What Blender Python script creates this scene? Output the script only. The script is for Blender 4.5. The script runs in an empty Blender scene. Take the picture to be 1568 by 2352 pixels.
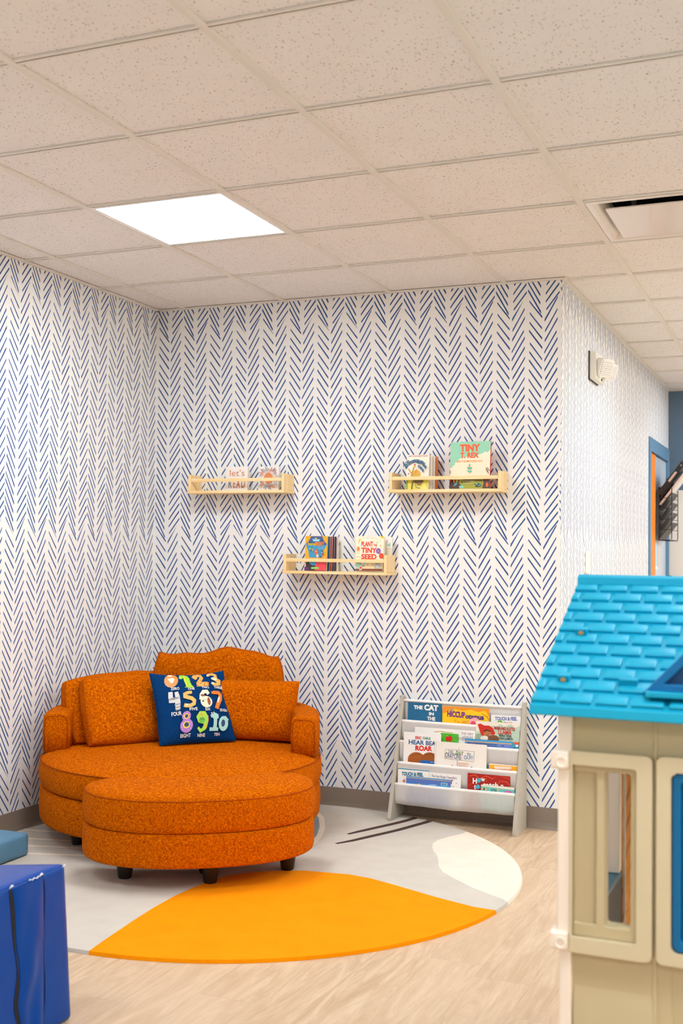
import bpy, bmesh, math, random
import numpy as np
from mathutils import Vector, Matrix, noise
from mathutils.geometry import delaunay_2d_cdt

random.seed(7)
S = bpy.context.scene
COL = S.collection
PI = math.pi
# ------------------------------------------------------------------ camera and measured room
FPX, YAW, PITCH, ROLL = 2663.9, -.3973, .0351, .0123
CAM = np.array([2.0918, -2.5752, 1.3205])
_f = np.array([math.sin(YAW)*math.cos(PITCH), math.cos(YAW)*math.cos(PITCH), math.sin(PITCH)])
_r0 = np.array([math.cos(YAW), -math.sin(YAW), 0.])
_u0 = np.cross(_r0, _f)
_r = _r0*math.cos(ROLL) + _u0*math.sin(ROLL)
_u = -_r0*math.sin(ROLL) + _u0*math.cos(ROLL)
XL, XR, YB, YF, H = -1.3988, .8955, 3.024, 7.13, 2.67
TILE = .6096

def ray(u, v): return _f + _r*(u-784)/FPX + _u*(1176-v)/FPX
def on(u, v, ax, val):
    d = ray(u, v); t = (val-CAM[ax])/d[ax]; return CAM + d*t
def on_slant(u, v, a, b):            # plane Y = a + b*z
    d = ray(u, v); t = (a+b*CAM[2]-CAM[1])/(d[1]-b*d[2]); return CAM + d*t

# ------------------------------------------------------------------ colours and materials
def lin(c):
    out = []
    for x in c[:3]:
        x = x/255.
        out.append(x/12.92 if x <= .04045 else ((x+.055)/1.055)**2.4)
    return tuple(out) + (1.,)
MATS = {}
def mat(name, c, rough=.6, metal=0, bump=None, vary=None, coat=0, emit=None, spec=.5):
    """plain procedural material: bump=(scale, strength, dist), vary=(scale, amount)"""
    key = name
    if key in MATS: return MATS[key]
    m = bpy.data.materials.new(name); m.use_nodes = True
    nt = m.node_tree; b = nt.nodes['Principled BSDF']
    b.inputs['Base Color'].default_value = lin(c)
    b.inputs['Roughness'].default_value = rough
    b.inputs['Metallic'].default_value = metal
    b.inputs['Coat Weight'].default_value = coat
    b.inputs['Specular IOR Level'].default_value = spec
    if emit:
        b.inputs['Emission Color'].default_value = lin(c); b.inputs['Emission Strength'].default_value = emit
    tc = nt.nodes.new('ShaderNodeTexCoord')
    if vary:
        n = nt.nodes.new('ShaderNodeTexNoise'); n.inputs['Scale'].default_value = vary[0]; n.inputs['Detail'].default_value = 4
        nt.links.new(tc.outputs['Object'], n.inputs['Vector'])
        mx = nt.nodes.new('ShaderNodeMix'); mx.data_type = 'RGBA'
        l = lin(c); a = vary[1]
        mx.inputs[6].default_value = tuple(x*(1-a) for x in l[:3])+(1,)
        mx.inputs[7].default_value = tuple(min(1, x*(1+a)) for x in l[:3])+(1,)
        nt.links.new(n.outputs[0], mx.inputs[0]); nt.links.new(mx.outputs[2], b.inputs['Base Color'])
    if bump:
        n = nt.nodes.new('ShaderNodeTexNoise'); n.inputs['Scale'].default_value = bump[0]; n.inputs['Detail'].default_value = 3
        nt.links.new(tc.outputs['Object'], n.inputs['Vector'])
        bp = nt.nodes.new('ShaderNodeBump'); bp.inputs['Strength'].default_value = bump[1]; bp.inputs['Distance'].default_value = bump[2]
        nt.links.new(n.outputs[0], bp.inputs['Height']); nt.links.new(bp.outputs[0], b.inputs['Normal'])
    MATS[key] = m
    return m
def ink(c):
    return mat('ink_%02x%02x%02x' % tuple(int(x) for x in c[:3]), c, .45)

class G:
    """small node-graph helper"""
    def __init__(s, m):
        s.nt = m.node_tree; s.nodes = s.nt.nodes; s.links = s.nt.links
    def node(s, t, **kw):
        n = s.nodes.new(t)
        for k, v in kw.items(): setattr(n, k, v)
        return n
    def put(s, inp, v):
        if isinstance(v, (int, float)): inp.default_value = v
        elif isinstance(v, tuple): inp.default_value = v
        else: s.links.new(v, inp)
    def m(s, op, a, b=0., c=None):
        n = s.node('ShaderNodeMath', operation=op)
        s.put(n.inputs[0], a); s.put(n.inputs[1], b)
        if c is not None: s.put(n.inputs[2], c)
        return n.outputs[0]
    def mix(s, f, a, b):
        n = s.node('ShaderNodeMix', data_type='RGBA')
        s.put(n.inputs[0], f); s.put(n.inputs[6], a); s.put(n.inputs[7], b)
        return n.outputs[2]
    def comb(s, x, y, z):
        n = s.node('ShaderNodeCombineXYZ')
        s.put(n.inputs[0], x); s.put(n.inputs[1], y); s.put(n.inputs[2], z); return n.outputs[0]
    def rnd(s, x, y=0., z=0.):
        n = s.node('ShaderNodeTexWhiteNoise', noise_dimensions='3D')
        s.links.new(s.comb(x, y, z), n.inputs['Vector']); return n.outputs['Value']
    def noise(s, vec, scale, detail=2, rough=.5):
        n = s.node('ShaderNodeTexNoise'); n.inputs['Scale'].default_value = scale
        n.inputs['Detail'].default_value = detail; n.inputs['Roughness'].default_value = rough
        s.links.new(vec, n.inputs['Vector']); return n.outputs[0]
    def step(s, x, lo, hi):
        n = s.node('ShaderNodeMapRange', interpolation_type='SMOOTHSTEP')
        s.put(n.inputs[0], x); n.inputs[1].default_value = lo; n.inputs[2].default_value = hi
        n.inputs[3].default_value = 0; n.inputs[4].default_value = 1
        return n.outputs[0]
    def bump(s, h, strength, dist):
        n = s.node('ShaderNodeBump'); n.inputs['Strength'].default_value = strength; n.inputs['Distance'].default_value = dist
        s.links.new(h, n.inputs['Height']); return n.outputs[0]
def new_mat(name):
    m = bpy.data.materials.new(name); m.use_nodes = True; MATS[name] = m
    g = G(m); return m, g, g.nodes['Principled BSDF']

def wallpaper(name, axis, u0, p):
    m, g, b = new_mat(name)
    tc = g.node('ShaderNodeTexCoord'); sx = g.node('ShaderNodeSeparateXYZ')
    g.links.new(tc.outputs['Object'], sx.inputs[0])
    u, v = sx.outputs[axis], sx.outputs[2]
    NS, REP = 25, 1.12
    c = g.m('DIVIDE', g.m('SUBTRACT', u, u0), p)
    mm = g.m('SUBTRACT', c, g.m('FLOOR', g.m('ADD', c, .5)))
    a = g.m('SUBTRACT', g.m('MULTIPLY', g.m('ABSOLUTE', mm), p), p/4)       # -p/4..p/4 from apex to foot
    left = g.m('LESS_THAN', mm, 0.)                                          # the '/' strokes
    col = g.m('FLOOR', g.m('MULTIPLY', c, 2.))
    q = g.m('FRACT', g.m('DIVIDE', g.m('SUBTRACT', 1.427+4*REP, g.m('ADD', v, g.m('MULTIPLY', a, 1.5))), REP))
    a = g.m('SUBTRACT', a, g.m('ADD', g.m('MULTIPLY', q, -.011), .005))
    sl = g.m('ADD', g.m('MULTIPLY', q, -.5), 1.78)
    sr = g.m('ADD', g.m('MULTIPLY', q, .5), 1.28)
    s = g.m('ADD', g.m('MULTIPLY', sl, left), g.m('MULTIPLY', sr, g.m('SUBTRACT', 1., left)))
    w = g.m('ADD', v, g.m('MULTIPLY', s, a))
    off = g.m('MULTIPLY', g.rnd(col, 3.), .35)
    Q = g.m('DIVIDE', g.m('SUBTRACT', 1.427+4*REP, w), REP)
    Qi = g.m('FLOOR', Q); Qf = g.m('SUBTRACT', Q, Qi)
    hq = g.m('ADD', Qf, g.m('MULTIPLY', g.m('SUBTRACT', g.m('MULTIPLY', Qf, Qf), Qf), .12))
    kk = g.m('ADD', g.m('MULTIPLY', g.m('ADD', Qi, hq), float(NS)), off)
    spl = g.m('DIVIDE', REP/NS, g.m('ADD', .88, g.m('MULTIPLY', Qf, .24)))
    k = g.m('FLOOR', kk); fr = g.m('SUBTRACT', g.m('SUBTRACT', kk, k), .5)
    kr = g.m('FLOORED_MODULO', k, 25.)
    colp = g.m('FLOORED_MODULO', col, 2.)
    r1, r2, r3 = g.rnd(colp, kr, 1.), g.rnd(colp, kr, 2.), g.rnd(col, k, 5.)
    hyp = g.m('SQRT', g.m('ADD', g.m('MULTIPLY', s, s), 1.))
    d = g.m('ADD', g.m('MULTIPLY', fr, spl), g.m('MULTIPLY', g.m('SUBTRACT', r1, .5), .010))
    # a slight bow along each stroke
    bow = g.m('MULTIPLY', g.m('MULTIPLY', g.m('MULTIPLY', a, a), 2.5), g.m('SUBTRACT', r2, .5))
    d = g.m('DIVIDE', g.m('ADD', d, bow), hyp)
    over = g.m('MAXIMUM', g.m('SUBTRACT', g.m('ABSOLUTE', g.m('ADD', a, g.m('MULTIPLY', g.m('SUBTRACT', r2, .5), .006))), g.m('ADD', .0288, g.m('MULTIPLY', r1, .003))), 0.)
    over = g.m('MULTIPLY', over, hyp)
    dist = g.m('SQRT', g.m('ADD', g.m('MULTIPLY', d, d), g.m('MULTIPLY', over, over)))
    wid = g.m('ADD', g.m('MULTIPLY', g.m('MULTIPLY', a, g.m('SUBTRACT', r2, .35)), .022), g.m('ADD', .0030, g.m('MULTIPLY', r1, .0006)))
    mask = g.m('SUBTRACT', 1., g.step(g.m('SUBTRACT', dist, wid), -.0003, .0003))
    nz = g.noise(tc.outputs['Object'], 22., 2)
    inkc = g.mix(g.step(nz, .35, .65), lin((30, 68, 122)), lin((50, 102, 152)))
    inkc = g.mix(g.m('MULTIPLY', r3, .7), inkc, lin((70, 88, 160)))
    paper = lin((244, 243, 238))
    g.links.new(g.mix(mask, paper, inkc), b.inputs['Base Color'])
    b.inputs['Roughness'].default_value = .7
    b.inputs['Specular IOR Level'].default_value = .25
    return m

def ceiling_mat():
    m, g, b = new_mat('mineral_fibre_tile')
    tc = g.node('ShaderNodeTexCoord'); P = tc.outputs['Object']
    wob = g.node('ShaderNodeTexNoise'); wob.inputs['Scale'].default_value = 60; g.links.new(P, wob.inputs['Vector'])
    mx = g.node('ShaderNodeMix', data_type='VECTOR'); mx.inputs[0].default_value = .012
    g.links.new(P, mx.inputs[4]); g.links.new(wob.outputs['Color'], mx.inputs[5])
    def specks(scale, stretch, keep_, r0, r1):
        mp = g.node('ShaderNodeMapping'); mp.inputs['Scale'].default_value = stretch
        g.links.new(mx.outputs[1], mp.inputs[0])
        vo = g.node('ShaderNodeTexVoronoi'); vo.inputs['Scale'].default_value = scale
        g.links.new(mp.outputs[0], vo.inputs['Vector'])
        sc = g.node('ShaderNodeSeparateColor'); g.links.new(vo.outputs['Color'], sc.inputs[0])
        size = g.m('ADD', g.m('MULTIPLY', sc.outputs[0], r1-r0), r0)
        k_ = g.m('GREATER_THAN', sc.outputs[1], keep_)
        return g.m('MULTIPLY', g.m('SUBTRACT', 1., g.step(g.m('SUBTRACT', vo.outputs['Distance'], size), -.07, .05)), k_), sc
    h1, sc = specks(88, (1, 1, 1), .12, .10, .25)
    h2, _ = specks(70, (.75, 2.4, 1), .55, .08, .20)
    hole = g.m('MAXIMUM', h1, g.m('MULTIPLY', h2, .7))
    base = g.mix(g.noise(P, 5., 3), lin((240, 236, 231)), lin((246, 243, 239)))
    speck = g.mix(sc.outputs[2], lin((150, 112, 82)), lin((206, 164, 116)))
    c = g.mix(g.m('MULTIPLY', hole, .85), base, speck)
    g.links.new(c, b.inputs['Base Color']); b.inputs['Roughness'].default_value = .9
    b.inputs['Specular IOR Level'].default_value = .1
    g.links.new(g.bump(g.m('SUBTRACT', 1., hole), .25, .002), b.inputs['Normal'])
    return m

def floor_mat():
    m, g, b = new_mat('vinyl_oak_plank')
    tc = g.node('ShaderNodeTexCoord'); P = tc.outputs['Object']
    sx = g.node('ShaderNodeSeparateXYZ'); g.links.new(P, sx.inputs[0])
    x, y = sx.outputs[0], sx.outputs[1]
    cx = g.m('DIVIDE', x, .178); ci = g.m('FLOOR', cx); fx = g.m('SUBTRACT', cx, ci)
    yy = g.m('ADD', g.m('DIVIDE', y, 1.22), g.rnd(ci, 7.)); yi = g.m('FLOOR', yy); fy = g.m('SUBTRACT', yy, yi)
    r = g.rnd(ci, yi, 2.)
    # long grain, shifted from plank to plank
    gv = g.comb(g.m('ADD', g.m('MULTIPLY', x, 10.), g.m('MULTIPLY', r, 40.)), g.m('ADD', g.m('MULTIPLY', y, 1.3), g.m('MULTIPLY', r, 17.)), 0.)
    n1 = g.node('ShaderNodeTexNoise'); n1.inputs['Scale'].default_value = 1.6; n1.inputs['Detail'].default_value = 8; n1.inputs['Roughness'].default_value = .68; n1.inputs['Distortion'].default_value = 1.6
    g.links.new(gv, n1.inputs['Vector'])
    gv2 = g.comb(g.m('ADD', g.m('MULTIPLY', x, 90.), g.m('MULTIPLY', r, 9.)), g.m('MULTIPLY', y, 5.), 0.)
    n2 = g.noise(gv2, 2.2, 4, .7)
    c = g.mix(g.step(n1.outputs[0], .3, .72), lin((182, 150, 116)), lin((222, 198, 166)))
    c = g.mix(g.m('MULTIPLY', r, .5), c, lin((216, 190, 158)))
    c = g.mix(g.m('MULTIPLY', g.step(n2, .42, .7), .3), c, lin((182, 150, 118)))
    e = g.m('MINIMUM', g.m('MINIMUM', fx, g.m('SUBTRACT', 1., fx)), g.m('MULTIPLY', g.m('MINIMUM', fy, g.m('SUBTRACT', 1., fy)), 6.85))
    seam = g.m('SUBTRACT', 1., g.step(e, .0, .009))
    c = g.mix(g.m('MULTIPLY', seam, .35), c, lin((120, 95, 75)))
    g.links.new(c, b.inputs['Base Color']); b.inputs['Roughness'].default_value = .42
    b.inputs['Specular IOR Level'].default_value = .35
    h = g.m('SUBTRACT', g.m('MULTIPLY', n2, .4), seam)
    g.links.new(g.bump(h, .12, .001), b.inputs['Normal'])
    return m

def weave_mat(name, dark, light, su=100., sv=520., bump=.25, rough=.85, sheen=.05):
    m, g, b = new_mat(name)
    tc = g.node('ShaderNodeTexCoord'); P = tc.outputs['Object']
    def str_noise(k):
        mp = g.node('ShaderNodeMapping'); mp.inputs['Scale'].default_value = k
        g.links.new(P, mp.inputs[0]); return g.noise(mp.outputs[0], 1., 3, .6)
    a = str_noise((su, su, sv)); bq = str_noise((sv*.85, sv*.85, su))
    w = g.m('ADD', g.m('MULTIPLY', a, .5), g.m('MULTIPLY', bq, .5))
    f = g.step(w, .38, .62)
    g.links.new(g.mix(f, lin(dark), lin(light)), b.inputs['Base Color'])
    b.inputs['Roughness'].default_value = rough; b.inputs['Sheen Weight'].default_value = sheen
    b.inputs['Sheen Tint'].default_value = lin(light)
    b.inputs['Specular IOR Level'].default_value = .04
    g.links.new(g.bump(w, bump, .004), b.inputs['Normal'])
    return m

def pile_mat(name, c, amt=.12):
    m, g, b = new_mat(name)
    tc = g.node('ShaderNodeTexCoord'); P = tc.outputs['Object']
    n = g.noise(P, 260., 3, .7); n3 = g.noise(P, 9., 3)
    l = lin(c)
    k = g.m('ADD', g.m('MULTIPLY', n, .6), g.m('MULTIPLY', n3, .4))
    g.links.new(g.mix(g.step(k, .35, .65), tuple(x*(1-amt) for x in l[:3])+(1,), tuple(min(1, x*(1+amt)) for x in l[:3])+(1,)), b.inputs['Base Color'])
    b.inputs['Roughness'].default_value = .95; b.inputs['Specular IOR Level'].default_value = .1
    b.inputs['Sheen Weight'].default_value = .0
    g.links.new(g.bump(k, .5, .004), b.inputs['Normal'])
    return m

def wood_mat(name, c1, c2, axis=0):
    m, g, b = new_mat(name)
    tc = g.node('ShaderNodeTexCoord'); mp = g.node('ShaderNodeMapping')
    sc = [55., 55., 55.]; sc[axis] = 3.
    mp.inputs['Scale'].default_value = sc; g.links.new(tc.outputs['Object'], mp.inputs[0])
    n = g.noise(mp.outputs[0], 1., 5, .6)
    g.links.new(g.mix(g.step(n, .3, .7), lin(c1), lin(c2)), b.inputs['Base Color'])
    b.inputs['Roughness'].default_value = .5
    return m

def sling_mat():
    m = bpy.data.materials.new('white_nylon_sling'); m.use_nodes = True
    g = G(m); out = g.nodes['Material Output']; pb = g.nodes['Principled BSDF']
    pb.inputs['Base Color'].default_value = lin((250, 248, 244)); pb.inputs['Roughness'].default_value = .6
    tl = g.node('ShaderNodeBsdfTranslucent'); tl.inputs[0].default_value = lin((245, 238, 228))
    tr = g.node('ShaderNodeBsdfTransparent')
    a = g.node('ShaderNodeMixShader'); a.inputs[0].default_value = .3
    g.links.new(pb.outputs[0], a.inputs[1]); g.links.new(tl.outputs[0], a.inputs[2])
    b2 = g.node('ShaderNodeMixShader'); b2.inputs[0].default_value = .2
    g.links.new(a.outputs[0], b2.inputs[1]); g.links.new(tr.outputs[0], b2.inputs[2])
    g.links.new(b2.outputs[0], out.inputs[0])
    tc = g.node('ShaderNodeTexCoord'); mp = g.node('ShaderNodeMapping'); mp.inputs['Scale'].default_value = (14, 14, 5)
    g.links.new(tc.outputs['Object'], mp.inputs[0])
    n = g.noise(mp.outputs[0], 1., 3)
    g.links.new(g.bump(n, .5, .02), pb.inputs['Normal'])
    return m

# ------------------------------------------------------------------ mesh builder
class MB:
    def __init__(s): s.v = []; s.f = []; s.m = []
    def add(s, vs, fs, mi=0):
        o = len(s.v); s.v += [tuple(map(float, p)) for p in vs]
        for f in fs: s.f.append(tuple(o+i for i in f)); s.m.append(mi)
        return s
    def box(s, x0, y0, z0, x1, y1, z1, mi=0):
        v = [(x0,y0,z0),(x1,y0,z0),(x1,y1,z0),(x0,y1,z0),(x0,y0,z1),(x1,y0,z1),(x1,y1,z1),(x0,y1,z1)]
        return s.add(v, [(3,2,1,0),(4,5,6,7),(0,1,5,4),(1,2,6,5),(2,3,7,6),(3,0,4,7)], mi)
    def prism(s, pts, axis, a, b, mi=0):
        """extrude a 2-D outline along an axis from a to b"""
        n = len(pts)
        def P(p, t):
            q = [0,0,0]; o = [i for i in range(3) if i != axis]; q[o[0]], q[o[1]], q[axis] = p[0], p[1], t; return q
        v = [P(p, a) for p in pts] + [P(p, b) for p in pts]
        return s.add(v, [tuple(range(n))[::-1], tuple(range(n, 2*n))] + [(i, (i+1) % n, n+(i+1) % n, n+i) for i in range(n)], mi)
    def loops(s, rings, close=True, cap0=True, cap1=True, mi=0):
        n = len(rings[0]); vs = [p for r in rings for p in r]; fs = []
        for i in range(len(rings)-1):
            for j in range(n if close else n-1):
                k = (j+1) % n; fs.append((i*n+j, i*n+k, (i+1)*n+k, (i+1)*n+j))
        if cap0: fs.append(tuple(range(n))[::-1])
        if cap1: fs.append(tuple((len(rings)-1)*n+j for j in range(n)))
        return s.add(vs, fs, mi)
    def lathe(s, prof, cx=0, cy=0, n=64, mi=0):
        rings = [[(cx+r*math.cos(2*PI*j/n), cy+r*math.sin(2*PI*j/n), z) for j in range(n)] for r, z in prof]
        return s.loops(rings, True, True, True, mi)
    def tube(s, pts, r, n=8, closed=False, mi=0):
        pts = [Vector(p) for p in pts]; N = len(pts); rings = []
        up = Vector((0.13, .21, .97))
        for i, p in enumerate(pts):
            if closed: t = pts[(i+1) % N]-pts[i-1]
            else: t = pts[min(i+1, N-1)]-pts[max(i-1, 0)]
            t.normalize(); a = t.cross(up)
            if a.length < 1e-3: a = t.cross(Vector((1, 0, 0)))
            a.normalize(); b = a.cross(t)
            rr = r[i] if isinstance(r, (list, tuple)) else r
            rings.append([tuple(p+(a*math.cos(2*PI*k/n)+b*math.sin(2*PI*k/n))*rr) for k in range(n)])
        if closed: rings.append(rings[0])
        return s.loops(rings, True, not closed, not closed, mi)
    def plate(s, outer, holes, axis, a, b, mi=0, keep=None):
        """flat plate with holes: 2-D outlines in the two other axes, thickness a..b along axis"""
        V = []; E = []; 
        for lp in [outer]+holes:
            o = len(V); V += [Vector(p) for p in lp]; E += [(o+i, o+(i+1) % len(lp)) for i in range(len(lp))]
        R = delaunay_2d_cdt(V, E, [], 0, 1e-6)
        ov, of = R[0], R[2]
        tri = []
        for f in of:
            c = sum((ov[i] for i in f), Vector((0, 0)))/len(f)
            if inside(c, outer) and not any(inside(c, h) for h in holes): tri.append(f)
        n = len(ov); oo = [i for i in range(3) if i != axis]
        def P(p, t):
            q = [0, 0, 0]; q[oo[0]], q[oo[1]], q[axis] = p[0], p[1], t; return q
        vs = [P(p, a) for p in ov]+[P(p, b) for p in ov]
        fs = [tuple(f) for f in tri]+[tuple(n+i for i in f[::-1]) for f in tri]
        cnt = {}
        for f in tri:
            for i in range(len(f)):
                e = (f[i], f[(i+1) % len(f)]); cnt[e] = cnt.get(e, 0)+1
        for e in cnt:
            if (e[1], e[0]) not in cnt: fs.append((e[1], e[0], n+e[0], n+e[1]))
        return s.add(vs, fs, mi)
    def build(s, name, mats, parent=None, smooth=False, bevel=0, seg=2, loc=None, rot=None, sub=0, ang=40):
        me = bpy.data.meshes.new(name)
        bm = bmesh.new(); vv = [bm.verts.new(p) for p in s.v]
        for f, mi in zip(s.f, s.m):
            try:
                q = bm.faces.new([vv[i] for i in f]); q.material_index = mi; q.smooth = bool(smooth or bevel)
            except ValueError: pass
        bmesh.ops.remove_doubles(bm, verts=bm.verts, dist=1e-6)
        bmesh.ops.recalc_face_normals(bm, faces=bm.faces)
        bm.to_mesh(me); bm.free()
        for m in (mats if isinstance(mats, (list, tuple)) else [mats]): me.materials.append(m)
        o = bpy.data.objects.new(name, me); COL.objects.link(o)
        if parent is not None: o.parent = parent
        if loc is not None: o.location = loc
        if rot is not None: o.rotation_euler = rot
        if bevel:
            b = o.modifiers.new('edge', 'BEVEL'); b.width = bevel; b.segments = seg; b.limit_method = 'ANGLE'; b.angle_limit = math.radians(ang); b.harden_normals = True
        elif smooth:
            me.shade_smooth() if hasattr(me, 'shade_smooth') else None
            if smooth != 'all':
                try: me.set_sharp_from_angle(angle=math.radians(45))
                except Exception: pass
        if sub:
            b = o.modifiers.new('round', 'SUBSURF'); b.levels = sub; b.render_levels = sub
        return o

def inside(p, poly):
    x, y = p[0], p[1]; r = False; n = len(poly)
    for i in range(n):
        x0, y0 = poly[i][0], poly[i][1]; x1, y1 = poly[(i+1) % n][0], poly[(i+1) % n][1]
        if (y0 > y) != (y1 > y) and x < (x1-x0)*(y-y0)/(y1-y0)+x0: r = not r
    return r
def rrect(x0, y0, x1, y1, r, n=5, corners='abcd'):
    """rounded rectangle outline; corners a=bottom-left b=bottom-right c=top-right d=top-left"""
    out = []
    for k, (cx, cy, a0, c) in enumerate(((x0, y0, PI, 'a'), (x1, y0, 1.5*PI, 'b'), (x1, y1, 0, 'c'), (x0, y1, .5*PI, 'd'))):
        if c in corners and r > 0:
            ox = cx+(r if cx == x0 else -r); oy = cy+(r if cy == y0 else -r)
            for i in range(n+1):
                a = a0+i/n*PI/2; out.append((ox+r*math.cos(a), oy+r*math.sin(a)))
        else: out.append((cx, cy))
    return out

# ------------------------------------------------------------------ scene bookkeeping
def thing(name, label, cat, loc=(0, 0, 0), rot=(0, 0, 0), group=None):
    o = bpy.data.objects.new(name, None); COL.objects.link(o)
    o.empty_display_size = .05; o.location = loc; o.rotation_euler = rot
    o['label'] = label; o['category'] = cat
    if group: o['group'] = group
    return o
def tag(o, label, cat, group=None):
    o['label'] = label; o['category'] = cat
    if group: o['group'] = group
    return o
def struct(o): o['kind'] = 'structure'; return o

# ------------------------------------------------------------------ lettering and cover art
_txt = {}
def text_mesh(s, bold=0.):
    k = (s, bold)
    if k in _txt: return _txt[k]
    cu = bpy.data.curves.new('t', 'FONT'); cu.body = s; cu.offset = bold; cu.resolution_u = 3
    ob = bpy.data.objects.new('t', cu); COL.objects.link(ob)
    dg = bpy.context.evaluated_depsgraph_get()
    me = bpy.data.meshes.new_from_object(ob.evaluated_get(dg))
    P = np.array([v.co[:] for v in me.vertices]); F = [tuple(p.vertices) for p in me.polygons]
    bpy.data.objects.remove(ob); bpy.data.curves.remove(cu); bpy.data.meshes.remove(me)
    mn = P.min(0); mx = P.max(0)
    P = (P[:, :2]-mn[:2])/np.maximum(mx[:2]-mn[:2], 1e-6)
    _txt[k] = (P, F); return _txt[k]
def homog(q):
    """unit square (TL 0,1; TR 1,1; BR 1,0; BL 0,0) from a picture quad TL,TR,BR,BL"""
    A = []; B = []
    for (x, y), (u, v) in zip(q, ((0, 1), (1, 1), (1, 0), (0, 0))):
        A += [[x, y, 1, 0, 0, 0, -u*x, -u*y], [0, 0, 0, x, y, 1, -v*x, -v*y]]; B += [u, v]
    h = np.linalg.solve(np.array(A, float), np.array(B, float)); M = np.append(h, 1).reshape(3, 3)
    def f(x, y):
        p = M@np.array([x, y, 1.]); return p[0]/p[2], p[1]/p[2]
    return f
def ell(cx, cy, rx, ry, n=20, a0=0, a1=2*PI, rot=0):
    c, s = math.cos(rot), math.sin(rot); o = []
    for i in range(n):
        a = a0+(a1-a0)*i/n; x, y = rx*math.cos(a), ry*math.sin(a); o.append((cx+c*x-s*y, cy+s*x+c*y))
    return o
def band(pts, w):
    """thick line through points"""
    L = []; R = []; n = len(pts)
    for i in range(n):
        a = pts[max(i-1, 0)]; b = pts[min(i+1, n-1)]; dx, dy = b[0]-a[0], b[1]-a[1]; l = math.hypot(dx, dy) or 1
        ww = w[i] if isinstance(w, (list, tuple)) else w
        L.append((pts[i][0]-dy/l*ww/2, pts[i][1]+dx/l*ww/2)); R.append((pts[i][0]+dy/l*ww/2, pts[i][1]-dx/l*ww/2))
    return L+R[::-1]
def frame(pts, w, c):
    n = len(pts)
    return [('p', band([pts[i], pts[(i+1) % n]], w), c) for i in range(n)]
def art(items, to_unit):
    """-> list of (points in unit space, faces, colour). Items: ('p',pts,col) ('e',cx,cy,rx,ry,col) ('t',text,x0,y0,x1,y1,col[,bold])"""
    out = []
    for it in items:
        if it[0] == 'p':
            pts = [to_unit(*p) for p in it[1]]
            pts = [(min(1, max(0, x)), min(1, max(0, y))) for x, y in pts]
            V = [Vector(p) for p in pts]
            R = delaunay_2d_cdt(V, [(i, (i+1) % len(V)) for i in range(len(V))], [], 1, 1e-5)
            fs = [tuple(f) for f in R[2]]
            out.append(([tuple(v) for v in R[0]], fs, it[2]))
        elif it[0] == 'e':
            rot = it[6] if len(it) > 6 else 0
            pts = [to_unit(*p) for p in ell(it[1], it[2], it[3], it[4], rot=rot)]
            pts = [(min(1, max(0, x)), min(1, max(0, y))) for x, y in pts]
            out.append((pts, [tuple(range(len(pts)))], it[5]))
        elif it[0] == 't':
            _, s, x0, y0, x1, y1, c = it[:7]; bold = it[7] if len(it) > 7 else .02
            rise = it[8] if len(it) > 8 else None
            P, F = text_mesh(s, bold)
            a = to_unit(x0, y1); b = to_unit(x1, y1); cc = to_unit(x1, y0); d = to_unit(x0, y0)
            u0, u1 = (a[0]+d[0])/2, (b[0]+cc[0])/2; v0, v1 = (a[1]+b[1])/2, (cc[1]+d[1])/2
            if rise is None: pts = [(u0+(u1-u0)*p[0], v0+(v1-v0)*p[1]) for p in P]
            else: pts = [to_unit(x0+(x1-x0)*p[0], y1-(y1-y0)*p[1]+rise*(p[0]-.5)) for p in P]
            pts = [(x, min(1, max(0, y))) for x, y in pts]
            out.append((pts, F, c))
    return out
IDENT = lambda x, y: (x, 1-y)

def add_art(mb, pieces, w, h, z0, mats, place=None, yb=0., dz=.00018):
    """put art on a w x h rectangle lying at local z = z0"""
    for i, (pts, fs, c) in enumerate(pieces):
        m = ink(c)
        if m not in mats: mats.append(m)
        z = z0+dz*(i+1)
        vs = [(x*w, yb+y*h, z) for x, y in pts]
        if place: vs = [place(*v) for v in vs]
        fs2 = []
        for f in fs:
            a = np.array([vs[j] for j in f]); nrm = np.zeros(3)
            for j in range(1, len(f)-1): nrm += np.cross(a[j]-a[0], a[j+1]-a[0])
            fs2.append(f if nrm[2] >= 0 else f[::-1])
        mb.add(vs, fs2, mats.index(m))

def build_raw(mb, name, mats, parent):
    """no welding: layered print stays layered"""
    me = bpy.data.meshes.new(name); me.from_pydata(mb.v, [], mb.f)
    for p, mi in zip(me.polygons, mb.m): p.material_index = mi
    for m in mats: me.materials.append(m)
    o = bpy.data.objects.new(name, me); COL.objects.link(o); o.parent = parent
    return o

def book(label, w, h, t, cover, loc, lean=.06, yaw=0., pieces=(), yv=0., page=(244, 236, 220), spine=None, group=None, name='picture_book', board=.0018, round_=.0, back=None):
    """standing book: local x right, y up, z towards the reader; art fills y from yv to h"""
    t0 = thing(name, label, 'book', loc, (PI/2-lean, 0, yaw), group)
    cm = ink(cover); mats = [cm, ink(spine) if spine else cm, ink(back) if back else cm]
    mb = MB()
    def slab(za, zb, mi):
        if round_: mb.prism(rrect(0, 0, w, h, round_, 4, 'bc'), 2, za, zb, mi)
        else: mb.box(0, 0, za, w, h, zb, mi)
    slab(t-board, t, 0); slab(0, board, 2)
    mb.box(-.0008, 0, 0, board, h, t-.0002, 1)
    add_art(mb, pieces, w, h-yv, t, mats, yb=yv)
    build_raw(mb, 'cover', mats, t0)
    g = MB(); ins = .0 if round_ else .0025
    pm = ink(page)
    g.box(board, ins, board, w-(.0004 if round_ else .003), h-(.0006 if round_ else .003), t-board)
    g.build('pages', pm, t0)
    return t0

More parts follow.
